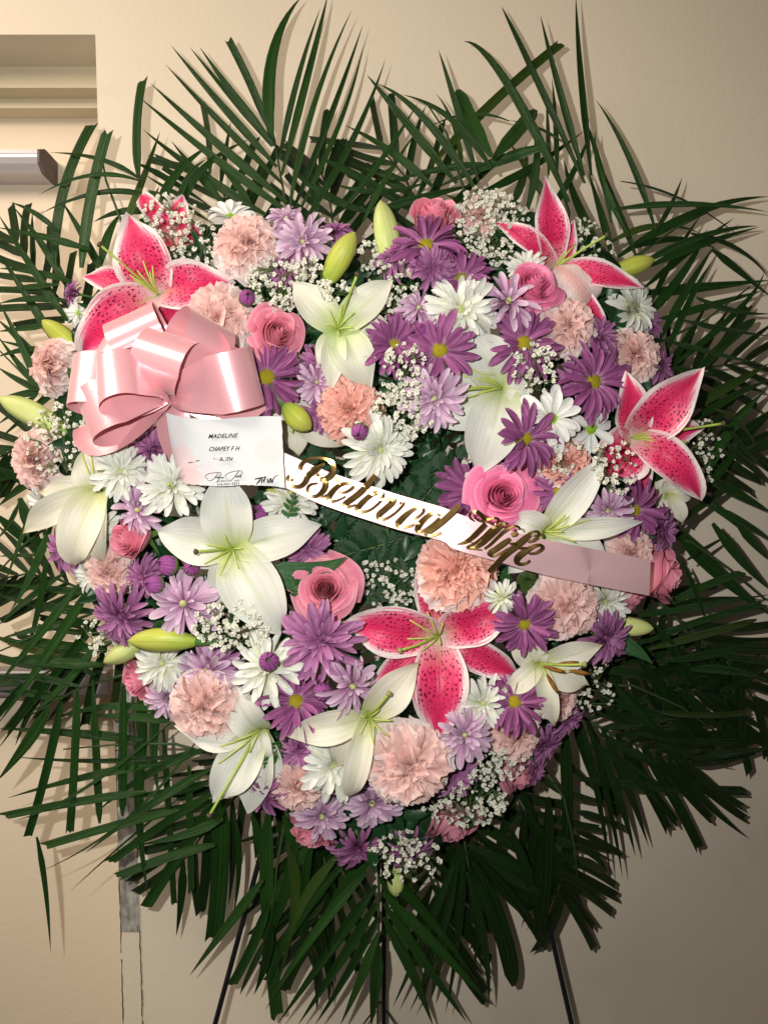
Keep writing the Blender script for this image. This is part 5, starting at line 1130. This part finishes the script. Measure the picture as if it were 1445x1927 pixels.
def build_sash():
    t = thing('sash_ribbon', 'pale pink satin sash running diagonally across the heart', 'ribbon', Matrix.Translation(P(880, 985, -.04)))
    top = cr([(505, 836), (533, 851), (590, 876), (633, 893), (750, 931), (834, 955), (871, 970), (950, 995), (1020, 1014), (1120, 1034), (1224, 1054)], 61)
    bot = cr([(500, 905), (535, 917), (590, 943), (647, 964), (750, 997), (831, 1018), (857, 1034), (940, 1058), (1009, 1078), (1120, 1102), (1221, 1121)], 61)
    vs, uvs, fs = [], [], []
    for k in (0,):
        for i in range(61):
            for j in range(7):
                v = j / 6; x = top[i][0] + (bot[i][0] - top[i][0]) * v; y = top[i][1] + (bot[i][1] - top[i][1]) * v
                d = sash_y(x) - .0005 * math.sin(math.pi * v) + .0012 * math.sin(i * .31) * (v - .5)
                vs.append(P(x, y, d + .0004 * k)); uvs.append((v, i / 60 * 6))
    for i in range(60):
        for j in range(6):
            a = i * 7 + j; fs.append((a, a + 7, a + 8, a + 1))
    o = mobj('band', mesh('band', vs, fs, M['sash'], uvs)); o.parent = t; o.matrix_parent_inverse = t.matrix_world.inverted()
build_sash()
def T1(pts): return [(520 + x * .1384, 840 + y * .1384, w_ * .1384 / 2 * (.88 if w_ > 60 else .84)) for x, y, w_ in pts]
def T2(pts): return [(690 + x * .1384, 880 + y * .1384, w_ * .1384 / 2 * (.88 if w_ > 60 else .84)) for x, y, w_ in pts]
def T3(pts): return [(850 + x * .1384, 940 + y * .1384, w_ * .1384 / 2 * (.90 if w_ > 60 else .84)) for x, y, w_ in pts]
WORD1 = [
 [T1([(610, 270, 40), (520, 330, 90), (430, 400, 90), (395, 480, 80), (330, 540, 70), (240, 545, 52), (170, 495, 44), (150, 430, 44), (185, 405, 44), (215, 440, 36), (205, 470, 20)]),
  T1([(400, 395, 40), (330, 340, 62), (330, 260, 62), (400, 190, 56), (520, 160, 44), (650, 165, 50), (755, 220, 84), (775, 310, 96), (740, 390, 92), (670, 440, 80), (590, 445, 60), (555, 410, 44), (575, 375, 40), (620, 390, 36)]),
  T1([(640, 440, 60), (668, 500, 86), (650, 580, 92), (590, 650, 72), (510, 680, 50), (440, 645, 46), (420, 580, 44), (460, 520, 44), (560, 500, 26)]), T1([(470, 350, 40), (500, 300, 60), (560, 270, 40), (660, 240, 50)])],
 [T1([(830, 620, 26), (930, 625, 40), (1030, 565, 44), (1030, 515, 44), (940, 500, 46), (830, 545, 66), (740, 640, 88), (710, 700, 90), (740, 745, 56), (830, 735, 34), (940, 680, 26)]), T1([(580, 680, 36), (640, 680, 34), (700, 650, 30)]), T1([(790, 420, 40), (835, 480, 40), (870, 520, 30)])],
 [T1([(1350, 395, 96), (1240, 520, 96), (1120, 640, 94), (990, 740, 94), (925, 790, 80), (950, 820, 56), (1030, 810, 40), (1080, 790, 28)]), T1([(1040, 520, 26), (1110, 530, 26), (1200, 540, 24)])],
 [T1([(1440, 650, 40), (1370, 635, 46), (1270, 670, 70), (1150, 780, 86), (1100, 850, 86), (1140, 890, 56), (1260, 870, 40), (1380, 780, 36), (1440, 700, 36), (1450, 640, 36), (1400, 610, 36), (1320, 620, 30)]), T1([(1230, 600, 40), (1290, 640, 40), (1340, 650, 40)]), T2([(160, 330, 34), (220, 350, 34), (215, 410, 40), (170, 420, 50), (250, 430, 34), (310, 420, 30)])],
 [T2([(290, 440, 30), (360, 430, 76), (340, 480, 92), (240, 570, 94), (165, 640, 92), (175, 700, 60), (270, 690, 40), (390, 610, 36), (460, 540, 36), (500, 490, 34), (480, 460, 28), (452, 490, 26), (480, 515, 22)])],
 [T2([(560, 690, 26), (670, 680, 36), (760, 610, 40), (760, 555, 40), (670, 550, 40), (570, 610, 70), (460, 710, 92), (420, 770, 84), (470, 810, 48), (570, 800, 36), (650, 770, 30)]), T2([(270, 730, 30), (340, 760, 30), (410, 770, 30)])],
 [T2([(990, 650, 40), (930, 620, 44), (850, 640, 66), (750, 730, 86), (690, 820, 86), (700, 870, 60), (780, 850, 40), (900, 760, 36), (985, 680, 36)]), T2([(1260, 515, 92), (1150, 620, 92), (1030, 730, 94), (900, 830, 94), (810, 890, 76), (850, 925, 52), (940, 910, 40), (1010, 885, 40)]), T2([(650, 750, 24), (720, 760, 30)])]]
WORD2 = [
 [T3([(300, 290, 20), (250, 250, 40), (250, 190, 50), (320, 160, 54), (390, 200, 66), (450, 270, 66), (510, 270, 40), (570, 250, 40), (630, 265, 44), (635, 300, 40), (590, 340, 36), (520, 325, 30)]), T3([(290, 200, 20), (340, 270, 40), (400, 290, 40), (450, 300, 40)]),
  T3([(455, 330, 70), (370, 420, 78), (280, 510, 76), (180, 580, 56), (75, 610, 14)]), T3([(600, 380, 30), (530, 400, 40), (420, 510, 50), (300, 600, 44), (210, 650, 40), (260, 670, 30), (410, 685, 26)]), T3([(770, 330, 36), (700, 330, 60), (610, 400, 86), (500, 510, 84), (400, 600, 78), (320, 650, 50), (250, 660, 30)]),
  T3([(930, 410, 36), (900, 370, 40), (830, 365, 36), (720, 420, 50), (620, 510, 50), (520, 610, 46), (440, 670, 36)]), T3([(160, 570, 14), (290, 585, 14)])],
 [T3([(790, 530, 50), (710, 590, 82), (600, 670, 84), (510, 730, 76), (560, 765, 48), (660, 730, 36), (770, 660, 30)]), T3([(805, 485, 50), (850, 468, 70), (890, 452, 40)])],
 [T3([(1030, 580, 26), (1110, 550, 46), (1180, 490, 48), (1170, 440, 44), (1090, 450, 56), (980, 540, 92), (860, 640, 96), (740, 740, 92), (620, 860, 86), (500, 985, 76)]), T3([(780, 600, 30), (850, 600, 40), (900, 620, 40)])],
 [T3([(1040, 735, 26), (1140, 725, 44), (1225, 665, 50), (1210, 620, 48), (1120, 630, 52), (1000, 700, 84), (900, 780, 100), (880, 850, 80), (940, 880, 54), (1020, 860, 40), (1060, 825, 36)]), T3([(890, 660, 30), (960, 660, 40), (1040, 660, 30)])]]
def word(label, letters, lift, tilt):
    t = thing('gold_script_word', label, 'lettering', Matrix.Translation(P(*letters[0][0][0][:2], -.05)), 'gold script words on the sash')
    q = 0
    for L_ in letters:
        parts = []
        for s_ in L_:
            q += 1; parts.append(stroke_mesh('letter', s_, (lambda off: (lambda x, y: sash_y(x) - lift - off + tilt * S * (y - 852 - .36 * (x - 535) - 34)))((q % 5) * .00013), .0012, M['gold'], .0003, len(s_) * 5))
        vs, fs = [], []
        for me in parts:
            b = len(vs); vs += [v.co.copy() for v in me.vertices]; fs += [tuple(b + i for i in p.vertices) for p in me.polygons]; bpy.data.meshes.remove(me)
        o = mobj('letter', mesh('letter', vs, fs, M['gold'], None, False)); o.parent = t; o.matrix_parent_inverse = t.matrix_world.inverted()
word('gold foil script word Beloved pinned to the left half of the sash', WORD1, .0085, .15)
word('gold foil script word Wife pinned to the sash below the hot pink rose', WORD2, .0095, .30)
def pin(label, x0, y0, x1, y1, d, head=True):
    t = thing('pearl_pin' if head else 'steel_pin', label, 'pin', Matrix.Translation(P(x1, y1, d)))
    a, b = P(x0, y0, d - .0004), P(x1, y1, d); o = mobj('shaft', tube('shaft', [a, (a + b) * .5 + Vector((0, -.0004, 0)), b], .00045, M['silver'], 6)); o.parent = t; o.matrix_parent_inverse = t.matrix_world.inverted()
    if head:
        vs = []; fs = []
        for i in range(7):
            for k in range(10):
                p, q = math.pi * i / 6, k * .62832; vs.append(Vector((math.sin(p) * math.cos(q), math.sin(p) * math.sin(q), math.cos(p))) * .0019)
        for i in range(6):
            for k in range(10): fs.append((i * 10 + k, i * 10 + (k + 1) % 10, i * 10 + 10 + (k + 1) % 10, i * 10 + 10 + k))
        mobj('head', mesh('head', vs, fs, M['pearl']), t)
pin('pearl headed pin through the last printed line of the card', 402, 863, 423, 864, YC - .005)
pin('thin steel pin pushed through the left part of the card', 355, 871, 376, 866, YC - .0042 , False)
print('objects', len(bpy.data.objects))
